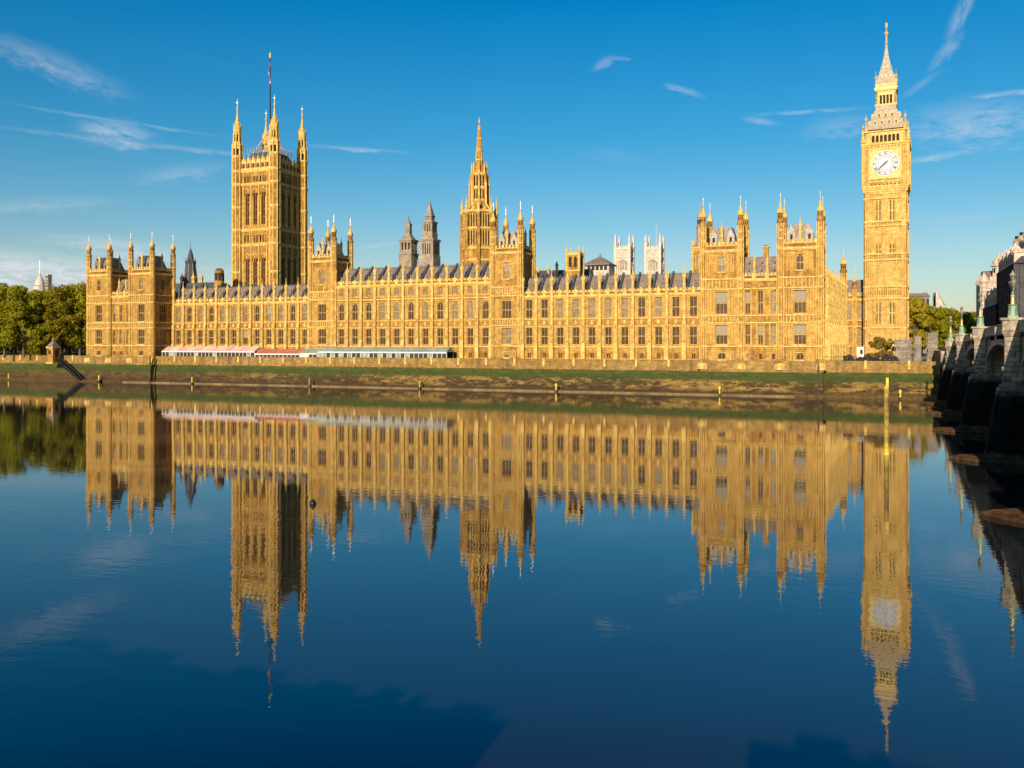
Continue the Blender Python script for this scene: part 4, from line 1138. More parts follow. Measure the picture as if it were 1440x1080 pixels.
# ------------------------------------------------------------------ buildings standing behind the long front
def behind():
    # dark slate fleche at the left
    Zd = 345; cx, cy = at(268, Zd); s = Zd/FPX; Z = lambda py: zat(py, Zd)
    root = thing('slate_fleche', 'dark slate ventilation spire behind the roof of the left wing', 'spire', (cx, cy, TER))
    m = MB('slate_dark', 'lead'); m.prism(cx, cy, 8, [(TER, 9.5*s), (Z(392), 9.5*s), (Z(384), 8.2*s), (Z(371), 6.8*s), (Z(370), 7.6*s), (Z(368), 7.6*s), (Z(366), 4.8*s), (Z(361), 4.2*s), (Z(356), 3.0*s), (Z(352), 1.6*s), (Z(349), .4*s), (Z(340), .15*s)])
    for k in range(8):
        a = pi/8+k*pi/4; m.m = 1; m.tube((cx+9.4*s*cos(a), cy+9.4*s*sin(a), Z(395)), (cx+7*s*cos(a), cy+7*s*sin(a), Z(371)), .2, .16, 4)
        m.m = 0; m.prism(cx+7.2*s*cos(a), cy+7.2*s*sin(a), 4, [(Z(371), .2), (Z(363), .03)])
    m.build('spire', root)
    b = MB('slate_dark', 'stone'); b.hip(cx-14, cx+22, cy-6, cy+6, 27, Z(399), .2); b.m = 1; b.box(cx-14, cx+22, cy-6, cy+6, TER, 27); b.build('hall_roof', root)
    p = MB('slate_dark', 'stone_trim_lit')
    for px, mm in ((256, 0), (272, 1), (283, 1)):
        X, Y = at(px, Zd-4); p.m = mm; p.prism(X, Y, 6, [(30, .8), (Z(394), .7), (Z(392), .95), (Z(388), .3), (Z(384), .05)])
    p.build('pinnacle', root)
    # small golden lantern turret
    Zd = 335; cx, cy = at(308.5, Zd); s = Zd/FPX; Z2 = lambda py: zat(py, Zd)
    root = thing('lantern_turret', 'small domed golden stone turret between dark spire and massive square tower', 'turret', (cx, cy, TER))
    m = MB('stone', 'stone_trim_lit', 'opening', 'slate_dark'); m.prism(cx, cy, 8, [(TER, 8*s), (Z2(399), 8*s), (Z2(397), 6.8*s), (Z2(382), 6.2*s), (Z2(381), 7*s), (Z2(380), 6*s)])
    m.m = 3; m.prism(cx, cy, 8, [(Z2(380), 5.6*s), (Z2(378), 4*s), (Z2(377.5), 3*s)])
    m.m = 2
    for k in range(8):
        a = k*pi/4; m.frame(cx+6.2*s*cos(a)*.97, cy+6.2*s*sin(a)*.97, a); m.box(-.1, .12, -.5, .5, Z2(395), Z2(384)); m.fr = None
    m.build('lantern', root)
    # two grey ventilation towers
    Zd = 320; s = Zd/FPX; Z3 = lambda py: zat(py, Zd)
    cx, cy = at(574.5, Zd)
    root = thing('grey_tower', 'shorter of two grey stone towers, with open columned lantern', 'tower', (cx, cy, TER), 'grey stone towers behind the middle block')
    m = MB('stone_grey', 'lead', 'opening')
    m.cbox(cx, cy, 20*s, 20*s, TER, Z3(358)); m.m = 1; m.cbox(cx, cy, 22*s, 22*s, Z3(358.5), Z3(356.5)); m.m = 0; m.cbox(cx, cy, 18*s, 18*s, Z3(356.5), Z3(352))
    for i in range(4):
        for j in range(4):
            if i in (0, 3) or j in (0, 3): m.prism(cx+(i-1.5)*5.2*s, cy+(j-1.5)*5.2*s, 6, [(Z3(352), .42), (Z3(341), .38)])
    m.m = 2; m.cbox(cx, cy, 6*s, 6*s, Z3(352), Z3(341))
    m.m = 0; m.cbox(cx, cy, 19*s, 19*s, Z3(342), Z3(339.5)); m.m = 1; m.cbox(cx, cy, 21.5*s, 21.5*s, Z3(339.5), Z3(337.5))
    m.m = 0; m.prism(cx, cy, 4, [(Z3(337.5), 11.5*s), (Z3(331), 6.5*s), (Z3(330), 5.2*s), (Z3(317), 5.0*s), (Z3(315), 5.6*s)])
    m.prism(cx, cy, 4, [(Z3(315), 4.6*s), (Z3(309), 1.2*s), (Z3(302), .2*s)]); m.build('tower_body', root)
    cx, cy = at(604.5, Zd)
    root = thing('grey_tower', 'taller of two grey stone towers, stepped and pointed', 'tower', (cx, cy, TER), 'grey stone towers behind the middle block')
    m = MB('stone_grey', 'lead', 'opening')
    m.cbox(cx, cy, 22*s, 22*s, TER, Z3(360)); m.cbox(cx, cy, 20.5*s, 20.5*s, Z3(360), Z3(340)); m.m = 1; m.cbox(cx, cy, 23*s, 23*s, Z3(340), Z3(337))
    m.m = 0; m.cbox(cx, cy, 16*s, 16*s, Z3(337), Z3(328)); m.m = 0; m.cbox(cx, cy, 15*s, 15*s, Z3(328), Z3(313)); m.m = 1; m.cbox(cx, cy, 17*s, 17*s, Z3(314), Z3(312))
    m.m = 0; m.cbox(cx, cy, 10*s, 10*s, Z3(312), Z3(305)); m.m = 1; m.cbox(cx, cy, 12*s, 12*s, Z3(305), Z3(303.5))
    m.prism(cx, cy, 4, [(Z3(303.5), 7.2*s), (Z3(290), 2.6*s), (Z3(283), .8*s), (Z3(274), .15*s)])
    m.m = 2
    for a in range(4):
        m.frame(cx, cy, a*pi/2)
        for k in range(4): m.box((k-1.5)*3.6*s-.22, (k-1.5)*3.6*s+.22, -10.35*s, -10.2*s, Z3(358), Z3(343))
        for k in range(3): m.box((k-1)*3.6*s-.2, (k-1)*3.6*s+.2, -7.6*s, -7.45*s, Z3(326), Z3(316))
    m.fr = None; m.build('tower_body', root)
    # gold square turret with four pinnacles
    Zd = 285; s = Zd/FPX; Z4 = lambda py: zat(py, Zd); cx, cy = at(808.5, Zd)
    root = thing('square_turret', 'small square golden turret with four pinnacles behind the right wing', 'turret', (cx, cy, TER))
    m = MB('stone', 'stone_trim_lit', 'opening'); w = 19*s
    m.cbox(cx, cy, w*1.1, w*1.1, TER, Z4(380)); m.cbox(cx, cy, w, w, Z4(380), Z4(360)); m.m = 1; m.cbox(cx, cy, w*1.12, w*1.12, Z4(382), Z4(380)); m.cbox(cx, cy, w*1.1, w*1.1, Z4(360), Z4(358)); m.cbox(cx, cy, w*1.02, w*1.02, Z4(358), Z4(356))
    for sx_ in (-1, 1):
        for sy_ in (-1, 1): m.prism(cx+sx_*w*.48, cy+sy_*w*.48, 8, [(Z4(382), .42), (Z4(355), .42), (Z4(354), .52), (Z4(350), .2), (Z4(345), .05)])
    m.m = 2
    for a in range(4):
        m.frame(cx, cy, a*pi/2)
        for u in (-w*.2, w*.2): m.box(u-.5, u+.5, -w*.5-.03, -w*.5+.1, Z4(376), Z4(363)); m.ext([(u-.5, Z4(363)), (u+.5, Z4(363)), (u, Z4(361))], -w*.5-.03, -w*.5+.1)
    m.fr = None; m.build('turret_body', root)
    # long dark roof behind
    cx, cy = at(768, 300)
    o = MB('slate_dark', 'stone_trim_lit', 'stone'); o.roofx(cx-14, cx+16, cy-6, cy+6, 28, zat(379, 295), cy-1, cy+1); o.m = 2; o.box(cx-14, cx+16, cy-6, cy+6, TER, 28)
    o.m = 1
    for px, py in ((783, 367), (771, 372), (757, 374)):
        X, Y = at(px, 292); o.prism(X, Y, 6, [(28, .5), (zat(py+8, 292), .42), (zat(py+6, 292), .6), (zat(py, 292), .04)])
    tag(o.build('roofed_hall', None, (cx, cy, TER)), 'low hall with blue-black slate roof just right of the right middle tower', 'building')
    # grey hipped roof with pale walls
    Zd = 420; s = Zd/FPX; cx, cy = at(844, Zd); Z5 = lambda py: zat(py, Zd)
    root = thing('hipped_roof_house', 'building with grey pyramid roof and pale walls left of the white towers', 'building', (cx, cy, TER))
    m = MB('stone_white', 'slate', 'opening'); m.cbox(cx, cy, 34*s, 28*s, TER, Z5(373))
    m.m = 2
    for k in range(5): m.box(cx+(k-2)*6*s-.7, cx+(k-2)*6*s+.7, cy-14*s-.05, cy-14*s+.05, Z5(381), Z5(375.5))
    m.build('wall', root)
    m = MB('slate', 'lead'); m.prism(cx, cy, 4, [(Z5(374), 27*s), (Z5(372.5), 27*s), (Z5(361), 1.2*s)]); m.m = 1; m.prism(cx, cy, 6, [(Z5(362), .5), (Z5(359), .5), (Z5(356), .1)]); m.build('roof', root)
    # white abbey towers
    Zd = 520; s = Zd/FPX; Z6 = lambda py: zat(py, Zd)
    for px, lab, pole in ((878, 'left of two white stone church towers behind the right wing', False), (920.5, 'right of two white stone church towers, with a thin flagpole', True)):
        cx, cy = at(px, Zd)
        root = thing('church_tower', lab, 'church tower', (cx, cy, TER), 'white stone church towers')
        w = 21.5*s
        m = MB('stone_white', 'stone_white_trim', 'opening', 'stone_grey')
        m.cbox(cx, cy, w, w, TER, Z6(352)); m.m = 1; m.cbox(cx, cy, w*1.08, w*1.08, Z6(352), Z6(350)); m.m = 0; m.cbox(cx, cy, w*1.02, w*1.02, Z6(350), Z6(348))
        for k in range(6): m.box(cx-w*.5+w*(k+.2)/6, cx-w*.5+w*(k+.75)/6, cy-w*.5, cy-w*.5+.8, Z6(348), Z6(346.5))
        for a in range(4):
            m.frame(cx, cy, a*pi/2); m.m = 3; m.ext([(-2.6, Z6(380)), (2.6, Z6(380)), (2.6, Z6(369)), (0, Z6(365)), (-2.6, Z6(369))], -w*.5-.15, -w*.5)
            m.m = 1
            for k in (-1, 0, 1): m.box(k*1.5-.2, k*1.5+.2, -w*.5-.4, -w*.5-.15, Z6(380), Z6(370))
            m.box(-w*.5, w*.5, -w*.5-.35, -w*.5, Z6(363), Z6(362))
        m.fr = None; m.build('tower_body', root)
        for sx_ in (-1, 1):
            for sy_ in (-1, 1):
                t = MB('stone_white_trim'); X, Y = cx+sx_*w*.47, cy+sy_*w*.47
                t.cbox(X, Y, 1.5, 1.5, TER, Z6(347)); t.prism(X, Y, 4, [(Z6(347), 1.15), (Z6(345), 1.15), (Z6(344), .8), (Z6(338), .7), (Z6(337), .9), (Z6(333), .35), (Z6(329), .06)]); t.build('pinnacle', root)
        if pole:
            t = MB('finial'); t.prism(cx+1, cy, 6, [(Z6(350), .22), (Z6(312), .12)]); t.build('flagpole', root)
    # gold turret with grey lantern left of the right pavilion
    Zd = 262; s = Zd/FPX; Z7 = lambda py: zat(py, Zd); cx, cy = at(984.5, Zd)
    root = thing('lantern_tower', 'golden tower with grey stone lantern beside right end pavilion', 'tower', (cx, cy, TER))
    m = MB('stone', 'stone_trim_lit', 'glass_grey'); w = 17.5*s
    m.cbox(cx, cy, w, w, TER, Z7(349)); m.m = 1; m.cbox(cx, cy, w*1.08, w*1.08, Z7(350), Z7(348)); m.cbox(cx, cy, w*1.05, w*1.05, Z7(385), Z7(384))
    for sx_ in (-1, 1):
        for sy_ in (-1, 1): m.prism(cx+sx_*w*.5, cy+sy_*w*.5, 6, [(TER, .4), (Z7(343), .36), (Z7(338), .05)])
    m.m = 2; m.box(cx-.8, cx+.8, cy-w/2-.06, cy-w/2+.1, Z7(378), Z7(360)); m.m = 1
    for u in (-.85, 0, .85): m.box(cx+u-.09, cx+u+.09, cy-w/2-.2, cy-w/2, Z7(379), Z7(359))
    m.build('tower_body', root)
    m = MB('stone_grey', 'lead', 'opening'); m.prism(cx, cy, 8, [(Z7(348), 7*s), (Z7(341), 7*s), (Z7(340), 5.8*s), (Z7(322), 5.2*s), (Z7(320), 5.8*s), (Z7(318), 5.8*s), (Z7(317), 3.8*s), (Z7(307), 3.4*s), (Z7(305.5), 4.4*s), (Z7(304), 4*s), (Z7(297), 1.6*s), (Z7(290), .7*s), (Z7(281), .2*s)])
    m.m = 2
    for k in range(8):
        a = k*pi/4; m.frame(cx+3.5*s*cos(a)*.95, cy+3.5*s*sin(a)*.95, a); m.box(-.05, .12, -.22, .22, Z7(316), Z7(309)); m.fr = None
    m.build('lantern', root)
behind()

# ------------------------------------------------------------------ trees
def crown_mesh(name, seed, n_blob, R, H, leafm, n_leaf, size):
    rr = random.Random(seed); m = MB(leafm); V = m.v; F = m.f
    blobs = []
    for k in range(n_blob):
        t = rr.random(); a = rr.random()*2*pi
        z = H*(.08+.86*t); env = R*sqrt(max(.05, 1-((t-.42)/.62)**2)); rad = env*(rr.random()**.45)*.82
        blobs.append((rad*cos(a), rad*sin(a), z, R*(.15+.15*rr.random())))
    for bx, by, bz, br in blobs:
        for i in range(n_leaf):
            u = rr.uniform(-1, 1); th = rr.random()*2*pi; q = br*(.55+.5*rr.random()**.6)
            x = bx+q*sqrt(1-u*u)*cos(th); y = by+q*sqrt(1-u*u)*sin(th); z = bz+q*u*.8
            s = size*rr.uniform(.6, 1.3); d1 = Vector((rr.gauss(0, 1), rr.gauss(0, 1), rr.gauss(0, .6))).normalized()
            nrm = Vector((x-bx, y-by, z-bz)).normalized()+Vector((rr.gauss(0, .35), rr.gauss(0, .35)-.15, rr.gauss(0, .35)+.15))
            d1 = nrm.cross(d1); d1 = d1.normalized() if d1.length > .01 else Vector((1, 0, 0)); d2 = nrm.cross(d1).normalized()
            p = Vector((x, y, z)); b = len(V)
            V.extend([tuple(p-d1*s), tuple(p+d2*s*.45), tuple(p+d1*s), tuple(p-d2*s*.45)]); F.append((b, b+1, b+2, b+3)); m.mi.append(0)
    return m.mesh(name), blobs
def trunk_mesh(seed, h0, H, r, blobs):
    rr = random.Random(seed); m = MB('bark')
    m.tube((0, 0, -.3), (.1, 0, h0*.6), r*1.25, r*.9, 8); m.tube((.1, 0, h0*.6), (0, .1, h0+H*.35), r*.9, r*.5, 8); m.tube((0, .1, h0+H*.35), (0, 0, h0+H*.8), r*.5, r*.12, 6)
    for bx, by, bz, br in blobs[:12]:
        z0 = h0*.7+rr.random()*H*.3; m.tube((0, 0, z0), (bx*.9, by*.9, h0+bz*.9), r*.35, r*.08, 5)
    return m.mesh('trunk')
def make_tree(name, label, seed, loc, h0, H, R, leafm='leaf', n_blob=72, n_leaf=120, size=.55, group=None, cat='tree', r=.45):
    root = thing(name, label, cat, loc, group)
    cm, bl = crown_mesh('crown', seed, n_blob, R, H, leafm, n_leaf, size)
    tm = trunk_mesh(seed, h0, H, r, bl)
    put('trunk', tm, root, (0, 0, 0)); put('crown', cm, root, (0, 0, h0)); return root
def trees():
    G = 'trees left of the palace'
    protos = [make_tree('broadleaf_tree', 'big tree right against the left edge of the palace, dark at its foot', 101, (*at(112, 326), TER), 2.4, 24, 9.0, group=G),
              make_tree('broadleaf_tree', 'yellow-green tree behind the little stone hut on the river wall', 102, (*at(84, 322), TER), 2.2, 23.5, 8.8, leafm='leaf_autumn', group=G),
              make_tree('broadleaf_tree', 'green tree with a pale trunk standing left of the stone hut', 103, (*at(33, 318), TER), 2.2, 23, 9.0, group=G)]
    spots = [(58, 334, 1, 1.0, 'broad tree with the white dome rising just above it'), (6, 320, 0, .98, 'tree at the left edge of the photo, nearest the river wall'),
             (-22, 332, 1, 1.05, 'tree mostly cut off by the left edge of the photo'), (98, 352, 2, 1.12, 'tall tree at the back, highest of those beside the palace'),
             (22, 356, 0, 1.02, 'back-row tree between the left photo edge and the white dome'), (125, 350, 1, 1.05, 'back-row tree half hidden by the left end pavilion'),
             (70, 362, 2, .98, 'back-row tree below and right of the white dome'), (-10, 365, 2, 1.08, 'rearmost tree at the left edge of the photo')]
    for i, (px, Zd, k, sc, lab) in enumerate(spots):
        x, y = at(px, Zd); copy_thing(protos[k], (x, y, TER), i*1.3+.4, lab, G, (sc, sc, sc*(.96+.05*(i % 3))))
    for i in range(4):
        x, y = at(-70-i*26, 322+(i % 3)*12)
        copy_thing(protos[i % 3], (x, y, TER), i*.9, 'tree standing beyond the left edge of the photo', G)
    u = MB('leaf'); rr = random.Random(77)
    xa, xb = at(-420, 352)[0], at(128, 352)[0]
    for i in range(16000):
        x, y = at(rr.uniform(-420, 140), 344+rr.uniform(-3, 3)); z = TER+rr.random()**.8*(6+1.5*sin(x*.3)+1.2*sin(x*.9)); q = rr.uniform(.35, .7)
        a = [u.P(x+rr.uniform(-q, q), y+rr.uniform(-q, q), z+rr.uniform(-q, q)) for _ in range(4)]; u.F(*a)
    o = u.build('undergrowth', None, ((xa+xb)/2, 250, TER)); o['kind'] = 'stuff'; tag(o, 'dark undergrowth and hedging behind the tree trunks left of the palace', 'undergrowth')
    G2 = 'trees between clock tower and bridge'
    p2 = make_tree('broadleaf_tree', 'tree touching the right side of the clock tower', 104, (*at(1285, 325), TER), 2, 19.5, 7.2, leafm='leaf_autumn', n_blob=60, n_leaf=110, group=G2)
    p3 = make_tree('broadleaf_tree', 'tree below the white gable', 105, (*at(1308, 335), TER), 2, 16.5, 7.4, n_blob=60, n_leaf=110, group=G2)
    for i, (px, Zd, pr, sc, lab) in enumerate([(1330, 350, p3, 1.0, 'fresh green tree just right of the white gable'), (1350, 372, p3, .95, 'green tree behind the third bridge lamp from the right'),
                                               (1368, 395, p3, 1.0, 'green tree in front of the banded domed building'), (1296, 355, p2, .95, 'back tree below the long brown roof')]):
        x, y = at(px, Zd); copy_thing(pr, (x, y, TER), i*1.7+.5, lab, G2, (sc, sc, sc))
    x, y = at(1240, 238)
    make_tree('round_bush', 'round olive bush growing in front of the clock tower', 106, (x, y, TER), .6, 5.8, 4.2, leafm='leaf_bush', n_blob=26, n_leaf=110, size=.3, cat='bush', r=.2)
    x, y = at(712, 262)
    make_tree('potted_shrub', 'small dark shrub on the terrace below the right middle tower', 107, (x, y, TER), .2, 1.9, 1.2, leafm='leaf', n_blob=12, n_leaf=40, size=.2, cat='shrub', r=.08)
trees()

# ------------------------------------------------------------------ terrace marquees
def marquee(name, label, px0, px1, zt, roofm, sidem, stripes=None, gabled_right=True, alt=None):
    y0, y1 = YF-7.2, YF-2.2
    x0, x1 = wx(px0, y0), wx(px1, y0)
    root = thing(name, label, 'marquee', ((x0+x1)/2, (y0+y1)/2, TER), 'marquees on the terrace')
    r = MB(roofm, alt or roofm, 'canvas_white'); ze = zt-1.5; ym = (y0+y1)/2
    n = int((x1-x0)/3.0)
    for k in range(n):
        a, b = x0+(x1-x0)*k/n, x0+(x1-x0)*(k+1)/n
        r.m = 1 if (alt and k % 2) else 0
        r.roofx(a, b, y0-.25, y1+.25, ze, zt, ym-.05, ym+.05)
    r.m = 2; r.box(x0, x1, y0-.3, y0-.26, ze-.35, ze+.02)
    r.build('canopy_roof', root)
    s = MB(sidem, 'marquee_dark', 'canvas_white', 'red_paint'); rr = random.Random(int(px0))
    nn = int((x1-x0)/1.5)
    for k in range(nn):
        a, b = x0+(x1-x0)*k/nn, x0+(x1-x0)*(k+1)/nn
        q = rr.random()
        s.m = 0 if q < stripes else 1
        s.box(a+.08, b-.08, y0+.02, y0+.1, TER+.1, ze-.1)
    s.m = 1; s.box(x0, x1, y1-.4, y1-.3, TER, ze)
    s.build('side_panel', root)
    p = MB('canvas_white')
    for k in range(nn+1):
        a = x0+(x1-x0)*k/nn; p.box(a-.07, a+.07, y0-.05, y0+.15, TER-.1, ze)
    p.build('post', root)
marquee('terrace_marquee', 'long pink and white striped terrace marquee at the left', 228, 358, 12.0, 'canvas_pink', 'marquee_glass', .25, alt='canvas_pink_pale')
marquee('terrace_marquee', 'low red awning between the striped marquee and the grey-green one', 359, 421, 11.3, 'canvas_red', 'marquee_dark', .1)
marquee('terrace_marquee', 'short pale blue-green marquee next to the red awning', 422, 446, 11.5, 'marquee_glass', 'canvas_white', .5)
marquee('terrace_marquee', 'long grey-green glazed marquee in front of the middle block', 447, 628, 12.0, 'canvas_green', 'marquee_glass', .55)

# ------------------------------------------------------------------ things along the river wall
def wall_things():
    # stone hut
    Zd = 312; cx, cy = at(75, Zd); s = Zd/FPX; Z = lambda py: zat(py, Zd)
    root = thing('stone_hut', 'little stone hut with pyramid roof on the river wall, in front of the trees', 'hut', (cx, cy, 6))
    m = MB('stone', 'stone_trim_lit', 'opening'); m.cbox(cx, cy, 2.9, 2.9, 6.0, 11.4); m.m = 1; m.cbox(cx, cy, 3.3, 3.3, 11.4, 11.8); m.cbox(cx, cy, 3.3, 3.3, 6.0, 6.5)
    m.build('wall', root)
    d = MB('opening'); d.box(cx+1.45, cx+1.5, cy-.6, cy+.6, 8.4, 10.8); d.box(cx-.5, cx+.5, cy-1.5, cy-1.44, 9.3, 10.7); d.build('doorway', root)
    r = MB('slate', 'finial'); r.prism(cx, cy, 4, [(11.8, 2.4), (13.6, .6), (14.2, .1)]); r.m = 1; r.prism(cx, cy, 5, [(14.1, .08), (15.2, .03)]); r.build('roof', root)
    # dark gangway sloping down to the water
    x0, y0 = cx+1.9, YW-.2; x1 = wx(119, YW-1.2); y1 = YW-1.2
    m = MB('dark_iron'); 
    for dy in (0, -1.5):
        m.tube((x0, y0+dy, 7.9), (x1, y1+dy, .4), .2, .2, 6); m.tube((x0, y0+dy, 7.1), (x1, y1+dy, -.3), .16, .16, 6)
    for k in range(14):
        t = k/13; X = x0+(x1-x0)*t; zz = 8.2-7.7*t
        m.box(X-.35, X+.35, y1-1.5, y0+.1, zz-.9, zz-.7); m.box(X-.06, X+.06, y0-1.6, y0-1.4, zz-.9, zz)
        m.box(X-.06, X+.06, y0-.1, y0+.1, zz-.9, zz)
    tag(m.build('gangway', None, (x0, y0, 6)), 'dark iron gangway sloping from the stone hut down to the water', 'gangway')
    # tall dark pile against the wall
    X = wx(210.5, YW-1.7)
    m = MB('timber'); m.prism(X, YW-1.6, 8, [(-1, .34), (8.6, .3), (8.8, .12)]); m.box(X-.15, X+.15, YW-1.4, YW+1.2, 5.2, 5.5); tag(m.build('mooring_pile', None, (X, YW-1.6, 0)), 'tall dark pile against the wall below the left end pavilion', 'pile')
    X = wx(1151, YW-1.7)
    m = MB('timber'); m.prism(X, YW-1.6, 8, [(-1, .25), (7.9, .22), (8.1, .1)]); m.box(X-.12, X+.12, YW-1.4, YW+1.2, 5.0, 5.3); tag(m.build('mooring_pile', None, (X, YW-1.6, 0)), 'thin grey pile against the wall at the right corner of the palace', 'pile')
    # yellow channel markers at the water's edge
    labs = {12: 'small yellow marker post by the water, left of the stone hut', 139: 'small yellow marker post by the water below the left end pavilion', 270: 'small yellow marker post by the water below the pink marquee',
            435: 'small yellow marker post by the water below the left middle tower', 590: 'small yellow marker post by the water below the grey-green marquee', 782: 'small yellow marker post by the water below the small square turret',
            1012: 'small yellow marker post by the water below the right end pavilion', 1266: 'small yellow marker post just right of the tall yellow pole, at the wall'}
    for px, lab in labs.items():
        yy = YW-2.2; X = wx(px, yy)
        root = thing('marker_post', lab, 'marker post', (X, yy, 0), 'yellow marker posts along the wall')
        m = MB('yellow_paint'); m.prism(X, yy, 8, [(.5, .2), (2.2, .19), (2.4, .08)]); m.box(X-.28, X+.28, yy-.04, yy+.04, 1.7, 2.05); m.build('post', root)
        m = MB('timber'); m.prism(X, yy, 8, [(-.6, .4), (.5, .4), (.55, .3)]); m.build('float', root)
    # tall yellow pole in the river
    X, Y = at(1246.5, 105.2)
    root = thing('yellow_pole', 'tall yellow pole rising from the river in front of the clock tower', 'pole', (X, Y, 0))
    m = MB('yellow_paint'); m.prism(X, Y, 10, [(-1.5, .30), (7.9, .27), (8.0, .1)]); m.build('pile', root)
    m = MB('yellow_paint'); m.box(X-.04, X+.24, Y-.14, Y+.14, 7.6, 9.0); m.build('marker_board', root)
    # black mooring buoy
    X, Y = at(440, 13.0*FPX/(709-HORIZON))
    m = MB('black_rubber', 'dark_iron'); r = .27
    m.prism(X, Y, 16, [(-.2+r+r*sin(radians(a))-.0, max(.01, r*cos(radians(a)))) for a in range(-90, 91, 15)]); m.m = 1
    m.tube((X-.08, Y, .33), (X-.08, Y, .45), .02, .02, 5); m.tube((X+.08, Y, .33), (X+.08, Y, .45), .02, .02, 5); m.tube((X-.08, Y, .45), (X+.08, Y, .45), .02, .02, 5)
    o = m.build('mooring_buoy', None, (X, Y, 0)); tag(o, 'round black buoy floating alone on the river', 'buoy')
    for p in o.data.polygons: p.use_smooth = True
    # white kiosk, hedge, railing, sheeted scaffolds right of the palace
    Zd = 236; cx, cy = at(1210, Zd); s = Zd/FPX
    root = thing('white_kiosk', 'small white kiosk box between the side wing and the round bush', 'kiosk', (cx, cy, TER))
    m = MB('canvas_white'); m.cbox(cx, cy, 1.7, 1.7, TER, 12.1); m.build('wall', root)
    m = MB('slate'); m.cbox(cx, cy, 1.9, 1.9, 12.1, 12.3); m.build('roof', root)
    m = MB('glass_dark'); m.box(cx-.1, cx+.6, cy-.9, cy-.84, 10.2, 11.4); m.build('window', root)
    h = MB('leaf_bush'); rr = random.Random(9)
    x0, x1 = wx(1186, 233), wx(1264, 233)
    hm = bpy.data.materials.new('hedge_leaf'); hm.use_nodes = True; hm.node_tree.nodes['Principled BSDF'].inputs['Base Color'].default_value = (.045, .036, .03, 1); hm.node_tree.nodes['Principled BSDF'].inputs['Roughness'].default_value = .8; MATS['hedge_leaf'] = hm
    h = MB('hedge_leaf')
    for i in range(5200):
        x = rr.uniform(x0, x1); z = TER+rr.random()**.8*(1.5+.5*sin(x*1.3)+.3*sin(x*3.1)); y = 233+rr.uniform(-.6, .6); q = rr.uniform(.1, .2)
        a = [h.P(x+rr.uniform(-q, q), y+rr.uniform(-q, q), z+rr.uniform(-q, q)) for _ in range(4)]; h.F(*a)
    tag(h.build('hedge', None, ((x0+x1)/2, 233, TER)), 'long dark clipped hedge behind the wall in front of the clock tower', 'hedge')
    x0, x1 = wx(1155, 231.6), wx(1258, 231.6)
    root = thing('iron_railing', 'thin iron railing on top of the wall right of the palace', 'railing', ((x0+x1)/2, 231.6, TER+.4))
    m = MB('dark_iron', 'finial')
    m.box(x0, x1, 231.55, 231.6, TER+1.45, TER+1.52); m.box(x0, x1, 231.55, 231.6, TER+.6, TER+.66)
    n = int((x1-x0)/.3)
    for k in range(n): m.box(x0+k*.3, x0+k*.3+.05, 231.55, 231.6, TER+.5, TER+1.6)
    m.build('rail', root)
    # sheeted scaffolds
    for px0, px1, pt, Zd, lab in ((1258, 1281, 477, 232, 'widest and lowest grey sheeted scaffold box right of the clock tower'), (1285, 1295, 473, 228, 'narrow grey scaffold stack in the middle of the sheeted boxes'), (1303, 1318, 468.5, 236, 'tallest grey scaffold box, next to the bridge')):
        (xa, ya), (xb, yb) = at(px0, Zd), at(px1, Zd); xb = max(xb, xa+1); yy = (ya+yb)/2; top = zat(pt, Zd); zb = TER-.2
        root = thing('sheeted_scaffold', lab, 'scaffold', ((xa+xb)/2, yy, zb), 'sheeted scaffolds by the bridge')
        m = MB('scaffold_sheet'); n = max(2, int((top-zb)/1.25))
        for k in range(n):
            za = zb+(top-zb)*k/n; zc_ = zb+(top-zb)*(k+1)/n-.14; m.box(xa+.1+.1*((k*7) % 3), xb-.1, yy-1.6, yy+1.6, za, zc_)
        m.build('sheeting', root)
        m = MB('scaffold_pole'); nx = max(2, int((xb-xa)/1.2))
        for k in range(nx+1):
            x = xa+(xb-xa)*k/nx; m.prism(x, yy-1.72, 5, [(zb, .05), (top+.5, .05)])
        for k in range(n+1):
            z = zb+(top-zb)*k/n; m.box(xa, xb, yy-1.78, yy-1.70, z-.05, z+.03)
        m.build('poles', root)
wall_things()

# ------------------------------------------------------------------ bridge
BX = 11.9; BX2 = 40
PIERS = [41, 76.3, 112.5, 148.3, 182.6, 212.0]
def deck(y): return 14.55 - ((y-100)/120)**2*2.35
def pier_stain():
    m = bpy.data.materials.new('pier_stone'); m.use_nodes = True; t = NT(m.node_tree); b = t.n['Principled BSDF']; b.inputs['Roughness'].default_value = .9; b.inputs['Specular IOR Level'].default_value = .05
    g = t.new('ShaderNodeNewGeometry').outputs['Position']; sp = t.new('ShaderNodeSeparateXYZ'); t.l.new(g, sp.inputs[0])
    n = t.noise(g, 1.0, 4, .6); z = t.math('ADD', sp.outputs[2], t.math('MULTIPLY', t.math('SUBTRACT', n, .5), 1.2))
    c = t.ramp(t.math('DIVIDE', z, 16.0), [(.0, (.10, .055, .025)), (.055, (.11, .06, .028)), (.075, (.010, .009, .008)), (.45, (.016, .014, .012)), (.52, (.24, .20, .155)), (.9, (.50, .41, .29))])
    t.put(b.inputs['Base Color'], courses(t, g, t.mix(1.0, c, t.ramp(t.noise(g, 1.1, 5, .7), [(.35, (.5,)*3), (.65, (1.6,)*3)]), 'MULTIPLY'), 1.3, .55, .9))
    MATS['pier_stone'] = m
pier_stain()
